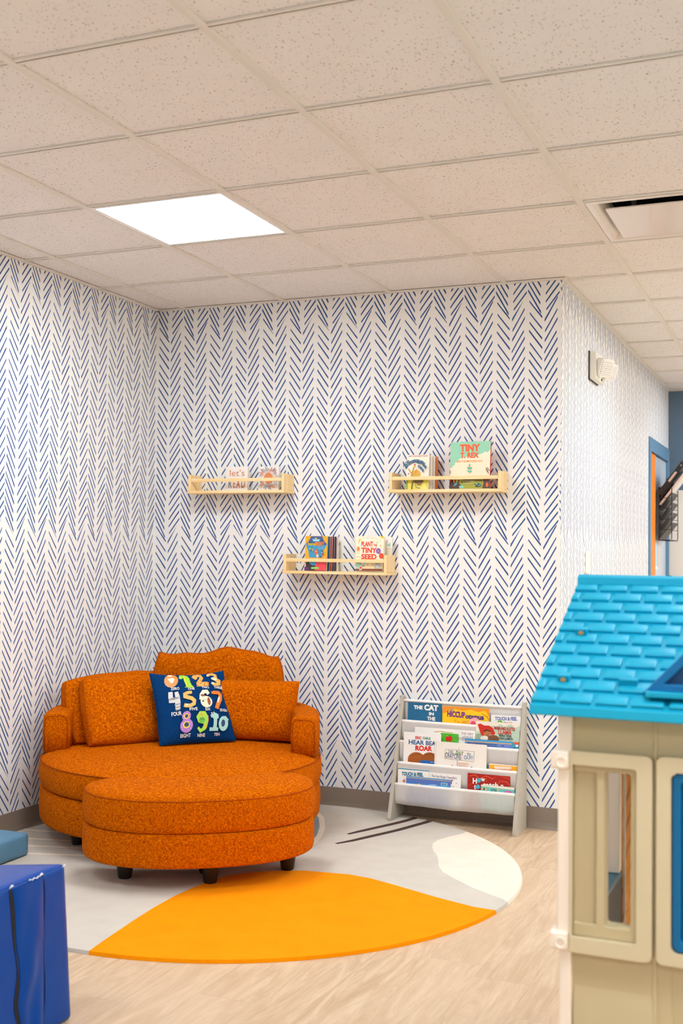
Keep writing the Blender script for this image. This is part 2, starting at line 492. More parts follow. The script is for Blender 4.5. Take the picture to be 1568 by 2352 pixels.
# ================================================================== THE SETTING
M_ceil = ceiling_mat(); M_floor = floor_mat()
WP = .163
M_wback = wallpaper('herringbone_paper_back', 0, -1.069, WP)
M_wleft = wallpaper('herringbone_paper_left', 1, 3.0268, .161)
M_wright = wallpaper('herringbone_paper_right', 1, 3.06, .161)
M_tbar = mat('painted_tee_bar', (236, 231, 221), .6)
M_base = mat('taupe_vinyl_base', (142, 128, 114), .45)
M_white = mat('painted_white_wall', (240, 234, 226), .8)
M_cream = mat('cream_wall_paint', (238, 229, 216), .8)
M_blue = mat('slate_blue_wall_paint', (92, 114, 134), .75)
X1, Y0 = 4.9, -5.2

b = MB(); b.box(XL-.2, Y0-.2, -.1, X1+.2, YF+.2, 0); struct(b.build('floor', M_floor))
b = MB(); b.box(XL-.2, Y0-.2, 0, XL, YB+.2, H+.2); struct(b.build('wall_left', M_wleft))
# the papered alcove wall and the papered corridor wall meet at an outside corner
b = MB(); b.box(XL, YB, 0, XR-.0005, YB+.15, H+.2); struct(b.build('wall_back', M_wback))
DY0, DY1, DZ = 6.045, 7.095, 2.13          # door opening in the corridor wall
b = MB(); b.plate([(YB+.0005, 0), (DY0, 0), (DY0, DZ), (DY1, DZ), (DY1, 0), (YF, 0), (YF, H+.2), (YB+.0005, H+.2)], [], 0, XR-.15, XR)
struct(b.build('wall_corridor', M_wright))
b = MB(); b.box(XR-.15, YF, 0, X1, YF+.15, 1.86, 0); b.box(XR-.15, YF, 1.86, X1, YF+.15, H+.2, 1)
struct(b.build('wall_far', [M_cream, M_blue]))
b = MB(); b.box(X1, Y0-.2, 0, X1+.2, YF+.2, H+.2); struct(b.build('wall_right', M_white))
# wall behind the camera with a wide opening added for fill light
WX0, WX1, WZ0, WZ1 = -.6, 4.4, .75, 2.3
b = MB(); b.plate([(XL, 0), (X1, 0), (X1, H+.2), (XL, H+.2)], [[(WX0, WZ0), (WX1, WZ0), (WX1, WZ1), (WX0, WZ1)]], 1, Y0-.2, Y0)
struct(b.build('wall_front', M_white))
b = MB()
for a in range(4):
    x = WX0+(WX1-WX0)*a/3
    b.box(x-.03, Y0-.12, WZ0, x+.03, Y0-.06, WZ1)
b.box(WX0, Y0-.12, WZ0, WX1, Y0-.06, WZ0+.05); b.box(WX0, Y0-.12, WZ1-.05, WX1, Y0-.06, WZ1)
struct(b.build('added_window_1', mat('added_window_frame', (235, 235, 232), .4)))  # frame of the added window that holds the fill lamp

# ceiling: lay-in tiles on a 2 ft grid, an opening where the lamp panels and the air diffuser sit
LAMPS = [(-1, 2), (3, 2), (-1, -2), (3, -2), (3, -6), (7, 2), (7, -2), (7, -6), (3, 6), (7, 6), (3, 10), (7, 10)]
VENT = (2, 3)
b = MB(); bars = MB()
i0, i1, j0, j1 = -3, 8, -9, 12
for i in range(i0, i1):
    for j in range(j0, j1):
        if (i, j) in LAMPS or (i, j) == VENT: continue
        x0, x1, y0, y1 = i*TILE, (i+1)*TILE, j*TILE, (j+1)*TILE
        if x1 < XL or x0 > X1 or y0 > YF or y1 < Y0: continue
        if x1 < XR-.16 and y0 > YB+.16: continue
        e = .004
        b.box(x0+e, y0+e, H+.007, x1-e, y1-e, H+.022)
struct(b.build('ceiling', M_ceil))
b = MB(); b.box(XL-.2, Y0-.2, H+.19, X1+.2, YF+.2, H+.24); struct(b.build('ceiling_slab', mat('dark_plenum', (60, 58, 56), .9)))
W2 = .0125
for i in range(i0, i1+1):
    x = i*TILE
    if XL < x < X1:
        y1 = YB if x < XR else YF
        bars.box(x-W2, Y0, H-.001, x+W2, y1, H+.0065); bars.box(x-.002, Y0, H, x+.002, y1, H+.03)
for j in range(j0, j1+1):
    y = j*TILE
    if Y0 < y < YF:
        x0 = XL if y < YB else XR
        # cross tees run from main bar to main bar
        bars.box(x0, y-W2, H, X1, y+W2, H+.0063); bars.box(x0, y-.002, H, X1, y+.002, H+.03)
t = bars.build('trim_1', M_tbar); struct(t)
b = MB()
aw, at_ = .022, .004
b.box(XL, Y0, H-.003, XL+aw, YB, H+at_); b.box(XL, YB-aw, H-.003, XR, YB, H+at_)
b.box(XR, YB-aw, H-.0025, XR+aw, YF, H+at_); b.box(XR, YF-aw, H-.003, X1, YF, H+at_)
b.box(X1-aw, Y0, H-.003, X1, YF, H+at_); b.box(XL, Y0, H-.003, X1, Y0+aw, H+at_)
struct(b.build('trim_2', M_tbar))

# coved vinyl base
def base(name, pts):
    """pts: floor line, wall on the left-hand side of travel is where the base sticks"""
    b = MB(); prof = [(0, .102), (.004, .102), (.005, .03), (.009, .012), (.018, .002), (.02, 0), (0, 0)]
    (xa, ya), (xb, yb_) = pts; d = Vector((xb-xa, yb_-ya)); d.normalize(); n = Vector((-d.y, d.x))
    r = [[(p[0]+n.x*o, p[1]+n.y*o, z) for o, z in prof] for p in ((xa, ya), (xb, yb_))]
    b.loops(r, True); return struct(b.build(name, M_base))
base('baseboard_left', [(XL, YB), (XL, Y0)][::-1][::-1])
base('baseboard_back', [(XR, YB), (XL, YB)])
base('baseboard_corridor', [(XR, DY0-.05), (XR, YB-.02)])
base('baseboard_far', [(X1, YF), (XR, YF)])
base('baseboard_right', [(X1, Y0), (X1, YF)])

# door in the corridor wall
M_frame = mat('blue_door_frame', (98, 138, 168), .5); M_or = mat('orange_door_paint', (255, 138, 32), .5)
M_pane = mat('frosted_door_glass', (206, 216, 226), .25)
d = thing('door_1', '', '', (XR, DY0, 0)); del d['label'], d['category']; struct(d)
b = MB(); w = .05
b.plate([(-.045, 0), (.03, 0), (.03, DZ-.04), (1.02, DZ-.04), (1.02, 0), (1.07, 0), (1.07, DZ+.06), (-.045, DZ+.06)], [], 0, -.10, .012)
b.build('door_frame', M_frame, d, bevel=.003)
b = MB(); b.plate([(.03, .01), (1.02, .01), (1.02, .2), (.37, .2), (.37, DZ-.045), (.03, DZ-.045)], [], 0, -.045, -.005)
b.build('door_leaf', M_or, d)
b = MB(); b.box(-.03, .37, .2, -.012, 1.02, DZ-.045); b.build('door_glass', M_pane, d)
M_black = mat('black_hardware', (22, 22, 24), .45)
for z0, z1 in ((1.82, 1.95), (1.06, 1.17)):
    b = MB(); b.box(-.004, 1.0, z0, .03, 1.045, z1); b.box(.03, 1.015, z0+.005, .036, 1.03, z1-.005); b.build('door_hinge', M_black, d, bevel=.003)

# ================================================================== CEILING FITTINGS
M_lampframe = mat('white_lamp_frame', (240, 240, 238), .4)
LAMP_POWER = 28.0
def lamp(i, j, label, vis):
    cx, cy = (i+.5)*TILE, (j+.5)*TILE
    t = thing('ceiling_light', label, 'ceiling light', (cx, cy, H))
    a = TILE/2-W2-.001
    b = MB(); b.plate([(-a, -a), (a, -a), (a, a), (-a, a)], [[(-a+.012, -a+.012), (a-.012, -a+.012), (a-.012, a-.012), (-a+.012, a-.012)]], 2, .0005, .03)
    b.build('lamp_frame', M_lampframe, t)
    b = MB(); b.box(-a+.012, -a+.012, .008, a-.012, a-.012, .02)
    b.build('diffuser', mat('lit_diffuser', (240, 247, 255), .5, emit=LAMP_POWER), t)
    return t
for n, (i, j) in enumerate(LAMPS):
    lamp(i, j, 'square white light panel glowing in the tiled ceiling above the orange sofa corner' if n == 0 else 'square white light panel in the tiled ceiling outside the alcove', n == 0)
    if n: COL.objects[-1]
for o in [o for o in COL.objects if o.name.startswith('ceiling_light') and o.name != 'ceiling_light']: o['group'] = 'ceiling light panels out in the room'

M_vent = mat('white_enamel', (236, 228, 218), .28, coat=.3); M_ventin = mat('dark_duct', (24, 26, 30), .5)
vx, vy = (VENT[0]+.5)*TILE, (VENT[1]+.5)*TILE
t = thing('air_diffuser', 'square white air supply diffuser with a flat centre plate in the ceiling tiles', 'air vent', (vx, vy, H))
a = TILE/2-W2-.001
b = MB()
def sq(s, z): return [(-s, -s, z), (s, -s, z), (s, s, z), (-s, s, z)]
b.loops([sq(a, .004), sq(a, 0), sq(a-.02, 0), sq(a-.028, .004), sq(.232, .045), sq(.232, .07)], True, False, False)
b.build('pan', M_vent, t, bevel=.002)
b = MB(); b.loops([sq(.2322, .046), sq(.2322, .17)], True, False, True); b.build('duct_neck', M_ventin, t)
b = MB(); b.prism(rrect(-.228, -.205, .228, .226, .008), 2, -.006, .001)
b.build('centre_plate', M_vent, t, bevel=.003)
for sx in (-.15, .15):
    b = MB(); b.box(sx-.008, -.012, .0, sx+.008, .012, .169)
    b.build('hanger', mat('galvanised', (170, 170, 168), .35, metal=.8), t)

# ================================================================== ROUND RUG
def rug_px(pts): return [tuple(on(x, y, 2, .012)[:2]) for x, y in pts]
def c8(pts): return [(700+x/2.613, 1850+y/2.613) for x, y in pts]
RC, RR = Vector((-.2, 1.822)), 1.176
blue_grey = pile_mat('rug_blue_grey', (150, 158, 160)); cream_p = pile_mat('rug_cream', (236, 224, 205), .06)
orange_p = pile_mat('rug_orange', (252, 148, 0), .06); brown_p = pile_mat('rug_brown', (82, 64, 58)); grey_p = pile_mat('rug_grey', (204, 197, 184), .06)
mats_r = [grey_p, orange_p, cream_p, brown_p, blue_grey]
regions = []
ora = rug_px([(196, 2190), (235, 2162), (300, 2118), (350, 2086), (400, 2058), (440, 2040), (470, 2028), (515, 2013), (560, 2005), (630, 2000), (700, 1999.5), (800, 2008), (850, 2017), (905, 2032), (1000, 2060), (1085, 2082), (1146, 2092)])
pol = []
def ang(p): return math.atan2(p[1]-RC.y, p[0]-RC.x)
aa, ab = ang(ora[-1]), ang(ora[0])
out = [(RC.x+1.4*math.cos(aa+(ab-aa)*k/8), RC.y+1.4*math.sin(aa+(ab-aa)*k/8)) for k in range(9)]
regions.append((ora+out, 1))
blob = rug_px(c8([(1000, 140), (950, 168), (870, 186), (800, 206), (768, 228), (764, 250), (772, 275), (796, 305), (801, 335), (803, 365), (830, 400), (900, 440), (1000, 490), (1100, 530), (1190, 562), (1215, 580)]))
aa, ab = ang(blob[-1]), ang(blob[0])
out = [(RC.x+1.4*math.cos(aa+(ab-aa)*k/6), RC.y+1.4*math.sin(aa+(ab-aa)*k/6)) for k in range(7)]
regions.append((blob+out, 2))
for pts, w in ((c8([(258, 172), (330, 155), (450, 128), (540, 108), (600, 93), (650, 78), (700, 58), (745, 40)]), .034), (c8([(186, 229), (280, 212), (400, 184), (480, 166), (560, 147), (650, 122), (715, 104), (752, 92)]), .034)):
    q = rug_px(pts); regions.append((band(q, [.02, .03]+[w]*(len(q)-2)), 3))
gb = rug_px([(700, 1860), (728, 1868), (737, 1885), (736, 1906), (722, 1932), (700, 1948), (640, 1960), (600, 1900), (640, 1850)])
regions.append((gb, 4))
regions.append((band(rug_px([(690, 1858), (722, 1862), (738, 1878), (740, 1900), (734, 1918), (719, 1936), (698, 1951), (660, 1962)]), .026), 2))
for pts in ([(100, 1892), (115, 1894), (180, 1900)], [(55, 1904.5), (90, 1908), (150, 1912), (230, 1920)], [(50, 1925), (110, 1928), (153, 1931), (260, 1937)], [(40, 1941), (130, 1945), (219, 1949), (330, 1955)], [(40, 1959), (150, 1963), (255, 1968), (340, 1973)]):
    regions.append((band(rug_px(pts), .024), 2))
NR = 180
circ = [(RC.x+RR*math.cos(2*PI*k/NR), RC.y+RR*math.sin(2*PI*k/NR)) for k in range(NR)]
V = []; E = []
def addloop(lp):
    o = len(V); V.extend(Vector(p) for p in lp); E.extend((o+i, o+(i+1) % len(lp)) for i in range(len(lp)))
addloop(circ)
for r, mi in regions: addloop(r)
R = delaunay_2d_cdt(V, E, [], 0, 1e-6)
mb = MB(); ov, of = R[0], R[2]; fs = []; ms = []
for f in of:
    c = sum((ov[i] for i in f), Vector((0, 0)))/len(f)
    if (c-RC).length > RR*.9999: continue
    mi = 0
    for r, k in regions:
        if inside(c, r): mi = k
    fs.append(f); ms.append(mi)
used = sorted({i for f in fs for i in f}); mp_ = {k: n for n, k in enumerate(used)}
mb.v = [(ov[i].x, ov[i].y, .012) for i in used]; mb.f = [tuple(mp_[i] for i in f) for f in fs]; mb.m = ms
edge_m = {}
cnt = {}
for f, m_ in zip(mb.f, mb.m):
    for i in range(len(f)): cnt[(f[i], f[(i+1) % len(f)])] = m_
n0 = len(mb.v); rim = [e for e in cnt if (e[1], e[0]) not in cnt]
low = {}
for a_, b_ in rim:
    for k in (a_, b_):
        if k not in low:
            x, y, z = mb.v[k]; d = Vector((x, y))-RC; d *= 1+.004/d.length
            low[k] = len(mb.v); mb.v.append((RC.x+d.x, RC.y+d.y, .0005))
for a_, b_ in rim: mb.f.append((b_, a_, low[a_], low[b_])); mb.m.append(cnt[(a_, b_)])
rug = mb.build('round_rug', mats_r)
tag(rug, 'round low pile rug, pale grey with an orange leaf shape and cream patch', 'rug')

# ================================================================== ROUND SOFA AND OTTOMAN
M_sofa = weave_mat('burnt_orange_tweed', (140, 52, 0), (224, 116, 0))
M_seam = mat('dark_orange_seam', (164, 70, 6), .9, spec=.1)
M_leg = mat('espresso_leg', (30, 24, 22), .45)
SC = Vector((-.70, 2.19)); SRAD = .645; RUGZ = .0122
def leg_mb(x, y, h, r0=.025, r1=.036):
    b = MB(); b.lathe([(r0-.003, 0), (r0, .004), (r0+.006, h*.5), (r1, h*.86), (r1, h)], x, y, 28); return b
sofa = thing('round_sofa', 'round burnt orange upholstered loveseat with curved back in the papered corner', 'sofa', (SC.x, SC.y, RUGZ))
zz = -RUGZ
def circ_prof(R0, pts): return [(max(R0+dr, .001), z+zz) for dr, z in pts]
b = MB(); b.lathe(circ_prof(SRAD, [(-SRAD, .10), (-.03, .10), (-.008, .104), (0, .118), (.004, .18), (.001, .238), (-.006, .25), (-.02, .2545), (-SRAD, .2545)]), n=96)
b.build('seat_base', M_sofa, sofa, smooth='all')
b = MB(); b.lathe(circ_prof(SRAD, [(-SRAD, .256), (-.018, .256), (-.004, .262), (.004, .278), (.008, .315), (.005, .35), (-.002, .368), (-.012, .374), (-.03, .383), (-.07, .393), (-.15, .402), (-.3, .409), (-SRAD, .412)]), n=96)
seat = b.build('seat_cushion', M_sofa, sofa, smooth='all')
b = MB(); b.tube([((SRAD+.0005)*math.cos(2*PI*k/96), (SRAD+.0005)*math.sin(2*PI*k/96), .370+zz) for k in range(96)], .0024, 6, True)
b.build('piping', M_seam, seat, smooth='all')
# curved arm-and-back shell
A0, A1 = math.radians(11), math.radians(211)
NA = 84; rings = []
ri, ro, zb = .522, .640, .388
for k in range(NA+1):
    s = k/NA
    s = (.006*k/4 if k <= 4 else 1-.006*(NA-k)/4 if k >= NA-4 else .006+.988*(k-4)/(NA-8)); a = A0+(A1-A0)*s
    e = min(s, 1-s)*(A1-A0)
    tt = min(1, max(0, (e-.80)/.55)); tt = tt*tt*(3-2*tt)
    top = .562+.012*min(1, e/.3)+.125*tt
    # rounded ends
    ee = min(1, e/.02); sh = math.sqrt(max(0, 1-(1-ee)**2)); ins = (1-sh)*.010
    r0_, r1_, z0_, z1_ = ri+ins, ro-ins, zb, top-ins
    c = .020
    prof = [(r0_, z0_), (r0_-.004, (z0_+z1_)/2), (r0_, z1_-c), (r0_+c*.3, z1_-c*.3), (r0_+c, z1_), ((r0_+r1_)/2, z1_+.004), (r1_-c, z1_), (r1_-c*.3, z1_-c*.3), (r1_, z1_-c), (r1_+.003, (z0_+z1_)/2), (r1_, z0_)]
    rings.append([(r*math.cos(a), r*math.sin(a), z+zz) for r, z in prof])
b = MB(); b.loops(rings, True, True, True)
shell = b.build('back_and_arms', M_sofa, sofa, smooth='all')
for a in (A0, A1):
    tz = .562-.008
    pts = [(r*math.cos(a), r*math.sin(a), z+zz) for r, z in ((ri+.008, .40), (ri+.006, .48), (ri+.009, tz-.018), (ri+.024, tz-.004), (ro-.024, tz-.004), (ro-.009, tz-.018), (ro-.006, .48), (ro-.008, .40))]
    b = MB(); b.tube(pts, .0022, 6); b.build('arm_piping', M_seam, shell, smooth='all')
for a in (-124.7, -34.7, 55.3, 145.3):
    x, y = .503*math.cos(math.radians(a)), .503*math.sin(math.radians(a))
    leg_mb(x, y, .102-RUGZ).build('leg', M_leg, sofa, smooth=True)

# crescent ottoman
NV = Vector((.59, -.807)); NV.normalize(); TV = Vector((-NV.y, NV.x))
OC = SC+NV*(SRAD+.022)+TV*.008
ott = thing('crescent_ottoman', 'crescent shaped burnt orange footstool with dark legs in front of the round loveseat', 'ottoman', (OC.x, OC.y, RUGZ))
A_, B_ = .474, .345
def crescent(off):
    """outline in local t/n, offset inwards by off"""
    o = []
    n = 56
    for k in range(n+1):                      # front, a full half super-ellipse
        a = PI-PI*k/n; c, s = math.cos(a), math.sin(a); ex = 2/2.25
        t_ = (A_-off)*math.copysign(abs(c)**ex, c); n_ = (B_-off)*abs(s)**ex
        o.append((t_, n_-.0))
    # right tip, concave back, left tip
    def back(t): return math.sqrt((SRAD+.022)**2-t*t)-(SRAD+.022)
    tip = .075; tm = A_-off
    bk = []
    for k in range(1, 9):
        a = -PI/2*k/8; bk.append((tm-tip+tip*math.cos(a), (tip*1.1)*math.sin(a)))
    for k in range(1, 24):
        t_ = (tm-tip)*(1-2*k/24); u_ = abs(t_)/(tm-tip)
        bk.append((t_, back(t_)*.82*(1) + off + (-.0825-(back(tm-tip)*.82+off))*u_**6))
    for k in range(8, 0, -1):
        a = -PI/2*k/8; bk.append((-(tm-tip+tip*math.cos(a)), (tip*1.1)*math.sin(a)))
    o += bk
    return [(TV.x*t_+NV.x*n_, TV.y*t_+NV.y*n_) for t_, n_ in o]
def cres_rings(pr): 
    out = []
    for off, z in pr: out.append([(x, y, z+zz) for x, y in crescent(off)])
    return out
def ell_rings(pr):
    base_ = crescent(0); cx = sum(p[0] for p in base_)/len(base_); cy = sum(p[1] for p in base_)/len(base_)
    out = []
    for k, z in pr: out.append([(cx+(x-cx)*k, cy+(y-cy)*k, z+zz) for x, y in base_])
    return out
b = MB(); b.loops(ell_rings([(.9, .104), (.975, .104), (.99, .108), (.997, .12), (1.0, .165), (.997, .215), (.99, .228), (.97, .234), (.9, .234)]))
b.build('ottoman_base', M_sofa, ott, smooth='all')
b = MB(); b.loops(ell_rings([(.9, .236), (.968, .236), (.99, .242), (1.001, .262), (1.003, .30), (1.0, .338), (.99, .356), (.976, .365), (.95, .374), (.88, .384), (.75, .392), (.5, .398), (.2, .400), (.02, .400)]))
oc = b.build('ottoman_cushion', M_sofa, ott, smooth='all')
b = MB(); b.tube(ell_rings([(.9885, .359)])[0], .0022, 6, True); b.build('piping', M_seam, oc, smooth='all')
for t_, n_ in ((-.325, .075), (.335, .075), (.0, .205), (.0, .06)):
    p = TV*(t_+.02)+NV*n_
    leg_mb(p.x, p.y, .106-RUGZ, .027, .038).build('leg', M_leg, ott, smooth=True)

# ------------------------------------------------------------------ cushions
def cushion(name, w, h, d, edge=.35, nx=26, ny=22, pinch=.03, corner=.05, wrinkle=.004, seed=0, power=3, lump=0, sag=0, pinch_y=None):
    """front face at local z>0; x right, y up, origin at the middle of the bottom edge"""
    b = MB(); rs = random.Random(seed); so = Vector((seed*3.1, seed*1.7, 0))
    def P(u, v, sgn, e=1.):
        uu, vv = u, v
        k = 1-corner*(u*u*v*v)
        x = w/2*uu*k*(1-(pinch if pinch_y is None else pinch*.45)*(1-v*v)*abs(u)**3); y = h/2*vv*k*(1-(pinch if pinch_y is None or v > 0 else pinch_y)*(1-u*u)*abs(v)**3)
        prof = max(0, (1-abs(u)**power)*(1-abs(v)**power))**.5
        z = d/2*(edge+(1-edge)*prof)*e
        nz = noise.noise(Vector((x*9, y*9, sgn*2.))+so)*wrinkle+noise.noise(Vector((x*26, y*26, sgn*4.))+so)*wrinkle*.5
        if lump: y += lump*(noise.noise(Vector((x*7, .3, 0))+so))*max(0, v)**2
        z += nz*(prof*.8+.2)
        y += -sag*(1-u*u)*max(0, v)
        return (x, y+h/2, sgn*z)
    us = [math.sin(PI/2*(-1+2*i/nx)) for i in range(nx+1)]; vs = [math.sin(PI/2*(-1+2*j/ny)) for j in range(ny+1)]
    for sgn in (1, -1):
        pts = [P(u, v, sgn) for v in vs for u in us]
        fs = [(j*(nx+1)+i, j*(nx+1)+i+1, (j+1)*(nx+1)+i+1, (j+1)*(nx+1)+i) for j in range(ny) for i in range(nx)]
        b.add(pts, fs if sgn > 0 else [f[::-1] for f in fs])
    rim = [(us[i], -1) for i in range(nx)]+[(1, vs[j]) for j in range(ny)]+[(us[nx-i], 1) for i in range(nx)]+[(-1, vs[ny-j]) for j in range(ny)]
    fr = [P(u, v, 1) for u, v in rim]; bk = [P(u, v, -1) for u, v in rim]
    def mid(a, c, f):
        a, c = Vector(a), Vector(c); m = a.lerp(c, f); cen = Vector((0, h/2, 0)); dd = Vector((m.x, m.y-h/2, 0)); 
        return tuple(m+dd.normalized()*(d*edge*.12*(4*f*(1-f))))
    b.loops([fr, [mid(a, c, .33) for a, c in zip(fr, bk)], [mid(a, c, .67) for a, c in zip(fr, bk)], bk], True, False, False)
    return b, fr, bk, P
def place_rot(nrm_deg, lean):
    """rotation whose local z faces nrm (horizontal heading), leaning back"""
    a = math.radians(nrm_deg)
    n = Vector((math.cos(a), math.sin(a), 0)); r = Vector((-math.sin(a), math.cos(a), 0))
    l = math.radians(lean)
    up = Vector((0, 0, math.cos(l)))-n*math.sin(l); z = n*math.cos(l)+Vector((0, 0, math.sin(l)))
    M = Matrix((r, up, z)).transposed(); return M.to_euler(), r, up, z
def put_cushion(name, label, w, h, d, nrm, lean, bl=None, center=None, zb=.41, roll=0, group='loose orange cushions on the round loveseat', **kw):
    """bl = world point of the front bottom-left corner; or center = xy of the bottom middle of the mid plane"""
    b, fr, bk, P = cushion(name, w, h, d, **kw)
    e, r, up, z = place_rot(nrm, lean)
    if bl is not None: o = Vector(bl)+r*(w/2)-z*(d*.5*kw.get('edge', .35))
    else: o = Vector((center[0], center[1], zb))
    if roll: e = (e.to_matrix()@Matrix.Rotation(math.radians(roll), 3, 'Z')).to_euler()
    ob = b.build(name, M_sofa, None, smooth='all', loc=o, rot=e)
    tag(ob, label, 'cushion', group)
    if kw.get('edge', 1) < .2: return ob, P
    for nm, lp in (('piping', fr), ('piping', bk)):
        t = MB(); t.tube(lp, .0022, 6, True); t.build(nm, M_seam, ob, smooth='all')
    return ob, P
SZ = .412
put_cushion('back_cushion', 'tall orange back cushion with wavy top edge, highest of the cushions on the loveseat', .655, .395, .13, -66, 6, center=(-.742, 2.60), zb=SZ+.01, edge=.5, pinch=.0, corner=.10, wrinkle=.016, seed=3, power=4, lump=.05)
put_cushion('lumbar_cushion', 'low wide orange cushion leaning before the tall back cushion, beside the right arm', .565, .29, .15, -76, 10, center=(-.540, 2.452), zb=SZ-.004, edge=.10, pinch=.03, corner=.0, wrinkle=.006, seed=5, power=4)
blA = on(206, 1714, 2, SZ+.003)
put_cushion('seat_back_cushion', 'square orange cushion in front at the left arm, left of the blue number pillow', .42, .335, .15, -35, 26, bl=blA, edge=.38, pinch=.015, corner=.07, wrinkle=.006, seed=8, power=3)
eA, rA, upA, zA = place_rot(-35, 22)
blB = Vector(blA)-Vector((math.cos(math.radians(-35)), math.sin(math.radians(-35)), 0))*.125+Vector((0, 0, .002))-rA*.04
put_cushion('seat_back_cushion', 'square orange cushion squeezed behind another one at the left arm', .47, .325, .11, -35, 21, bl=blB, roll=4, edge=.5, pinch=.0, corner=.09, wrinkle=.008, seed=11, power=4, lump=.01)

# ------------------------------------------------------------------ navy number pillow
M_navy = weave_mat('navy_canvas', (4, 40, 84), (14, 66, 120), 500., 500., .12, .8, .1)
PQ = ((118, 180), (1225, 115), (1447, 1090), (345, 1158))
blP = on(366, 1713, 2, SZ+.004)
pw, ph = .375, .362
b, fr, bk, Pf = cushion('p', pw, ph, .12, edge=.03, pinch=.105, pinch_y=.03, corner=.0, wrinkle=.006, seed=21, power=2, nx=30, ny=30)
e, r, up, z = place_rot(-41, 30)
pil = b.build('number_pillow', M_navy, None, smooth='all', loc=Vector(blP)+r*(pw/2)+z*.004, rot=e)
tag(pil, 'navy blue throw pillow printed with colourful animal numbers zero to ten on the loveseat', 'pillow')
t = MB(); t.tube([((a[0]+c[0])/2, (a[1]+c[1])/2, 0) for a, c in zip(fr, bk)], .0025, 6, True); t.build('edge_seam', M_navy, pil, smooth='all')
OR, OR2, CR, GRN, YEL = (226, 138, 58), (244, 176, 84), (250, 232, 200), (160, 212, 50), (250, 214, 40)
GRY, PUR, MNT, WHT, DK = (206, 204, 200), (176, 120, 196), (158, 210, 200), (244, 240, 232), (52, 34, 28)
it = []
# zero
it += [('e', 418, 316, 98, 104, OR, -.12), ('e', 402, 236, 34, 17, CR), ('p', [(370, 280), (400, 285), (440, 275), (466, 300), (452, 325), (440, 355), (410, 356), (398, 325), (372, 308)], CR)]
# one
it += [('p', [(526, 285), (530, 250), (555, 222), (600, 220), (655, 245), (680, 285), (690, 340), (712, 385), (752, 425), (625, 425), (612, 420), (635, 410), (600, 330), (590, 275), (565, 300), (540, 298)], GRN),
       ('p', [(590, 275), (612, 330), (640, 410), (640, 380), (622, 320), (606, 272)], YEL), ('e', 574, 243, 6, 6, DK)]
# two
it += [('p', band([(735, 262), (760, 245), (800, 232), (845, 238), (862, 270), (838, 320), (805, 360), (800, 385), (850, 378), (910, 368), (965, 366)], [40, 50, 52, 54, 56, 54, 52, 54, 62, 66, 56]), OR2),
       ('p', [(712, 265), (745, 262), (800, 262), (795, 292), (768, 306), (745, 288)], OR2)]
for x, y in ((780, 230), (835, 225), (868, 262), (845, 318), (806, 345), (850, 362), (905, 358), (900, 388), (955, 352), (960, 380), (800, 392)): it.append(('e', x, y, 14, 10, (214, 112, 24)))
it += [('e', 752, 276, 4, 4, DK), ('e', 780, 282, 4, 4, DK)]
# three
it += [('p', band([(962, 225), (990, 205), (1040, 198), (1078, 215), (1082, 250), (1050, 275), (1090, 290), (1132, 310), (1130, 345), (1085, 362), (1040, 360), (1018, 345)], [44, 44, 46, 48, 56, 58, 62, 70, 66, 46, 44, 40]), OR2),
       ('e', 1052, 276, 46, 24, CR), ('e', 958, 228, 16, 20, CR), ('e', 1030, 352, 26, 14, CR), ('e', 1038, 268, 5, 4, DK), ('e', 1068, 266, 5, 4, DK), ('e', 1052, 276, 5, 4, DK)]
# four
it += [('p', band([(410, 490), (415, 560), (430, 620)], [58, 62, 66]), GRY), ('p', band([(490, 490), (510, 560), (520, 640), (530, 740)], [50, 64, 74, 62]), GRY), ('p', band([(400, 610), (470, 612), (530, 600)], 66), GRY),
       ('p', band([(392, 600), (460, 588), (530, 575)], 28), (150, 148, 148)), ('p', band([(480, 675), (552, 660)], 20), (150, 148, 148)), ('p', band([(490, 712), (560, 698)], 20), (150, 148, 148)), ('p', band([(500, 742), (560, 734)], 16), (150, 148, 148)),
       ('e', 434, 582, 6, 6, DK), ('e', 488, 580, 6, 6, DK), ('e', 464, 594, 9, 6, DK)]
# five
it += [('p', band([(715, 500), (650, 508), (610, 530), (612, 560), (660, 575), (715, 590), (752, 625), (748, 670), (700, 692), (640, 690), (610, 680)], [44, 48, 54, 56, 56, 56, 56, 56, 50, 54, 50]), OR2), ('e', 640, 660, 7, 6, DK), ('e', 658, 668, 7, 6, DK), ('e', 648, 676, 20, 12, CR), ('e', 648, 672, 5, 4, DK)]
# six
it += [('p', band([(960, 525), (930, 490), (880, 495), (850, 540), (852, 610)], [50, 58, 60, 52, 60]), CR), ('e', 932, 634, 92, 78, CR, .2), ('e', 870, 548, 32, 18, (150, 82, 44)), ('e', 970, 625, 24, 54, (150, 82, 44), -.25), ('e', 880, 630, 17, 9, DK), ('e', 890, 606, 5, 6, DK), ('e', 920, 606, 5, 6, DK)]
# seven
it += [('p', band([(1005, 500), (1050, 492), (1120, 488), (1150, 520), (1150, 580), (1120, 640), (1095, 715)], [32, 50, 54, 60, 62, 64, 58]), (230, 124, 34)), ('p', [(1160, 478), (1200, 456), (1206, 490), (1190, 498)], (150, 60, 20)), ('e', 1122, 585, 15, 48, CR, .25), ('e', 1076, 484, 6, 6, DK)]
# eight
it += [('e', 655, 830, 62, 64, PUR), ('e', 672, 948, 90, 88, PUR), ('e', 655, 830, 36, 34, YEL), ('e', 668, 938, 48, 42, YEL), ('e', 656, 830, 24, 23, (10, 54, 104)), ('e', 670, 936, 34, 29, (10, 54, 104))]
for x, y in ((608, 830), (622, 790), (660, 780), (700, 810), (704, 850), (600, 930), (604, 970), (626, 1000), (660, 1018), (700, 1010), (735, 985), (746, 945), (738, 910)): it.append(('e', x, y, 6, 5, (222, 186, 230)))
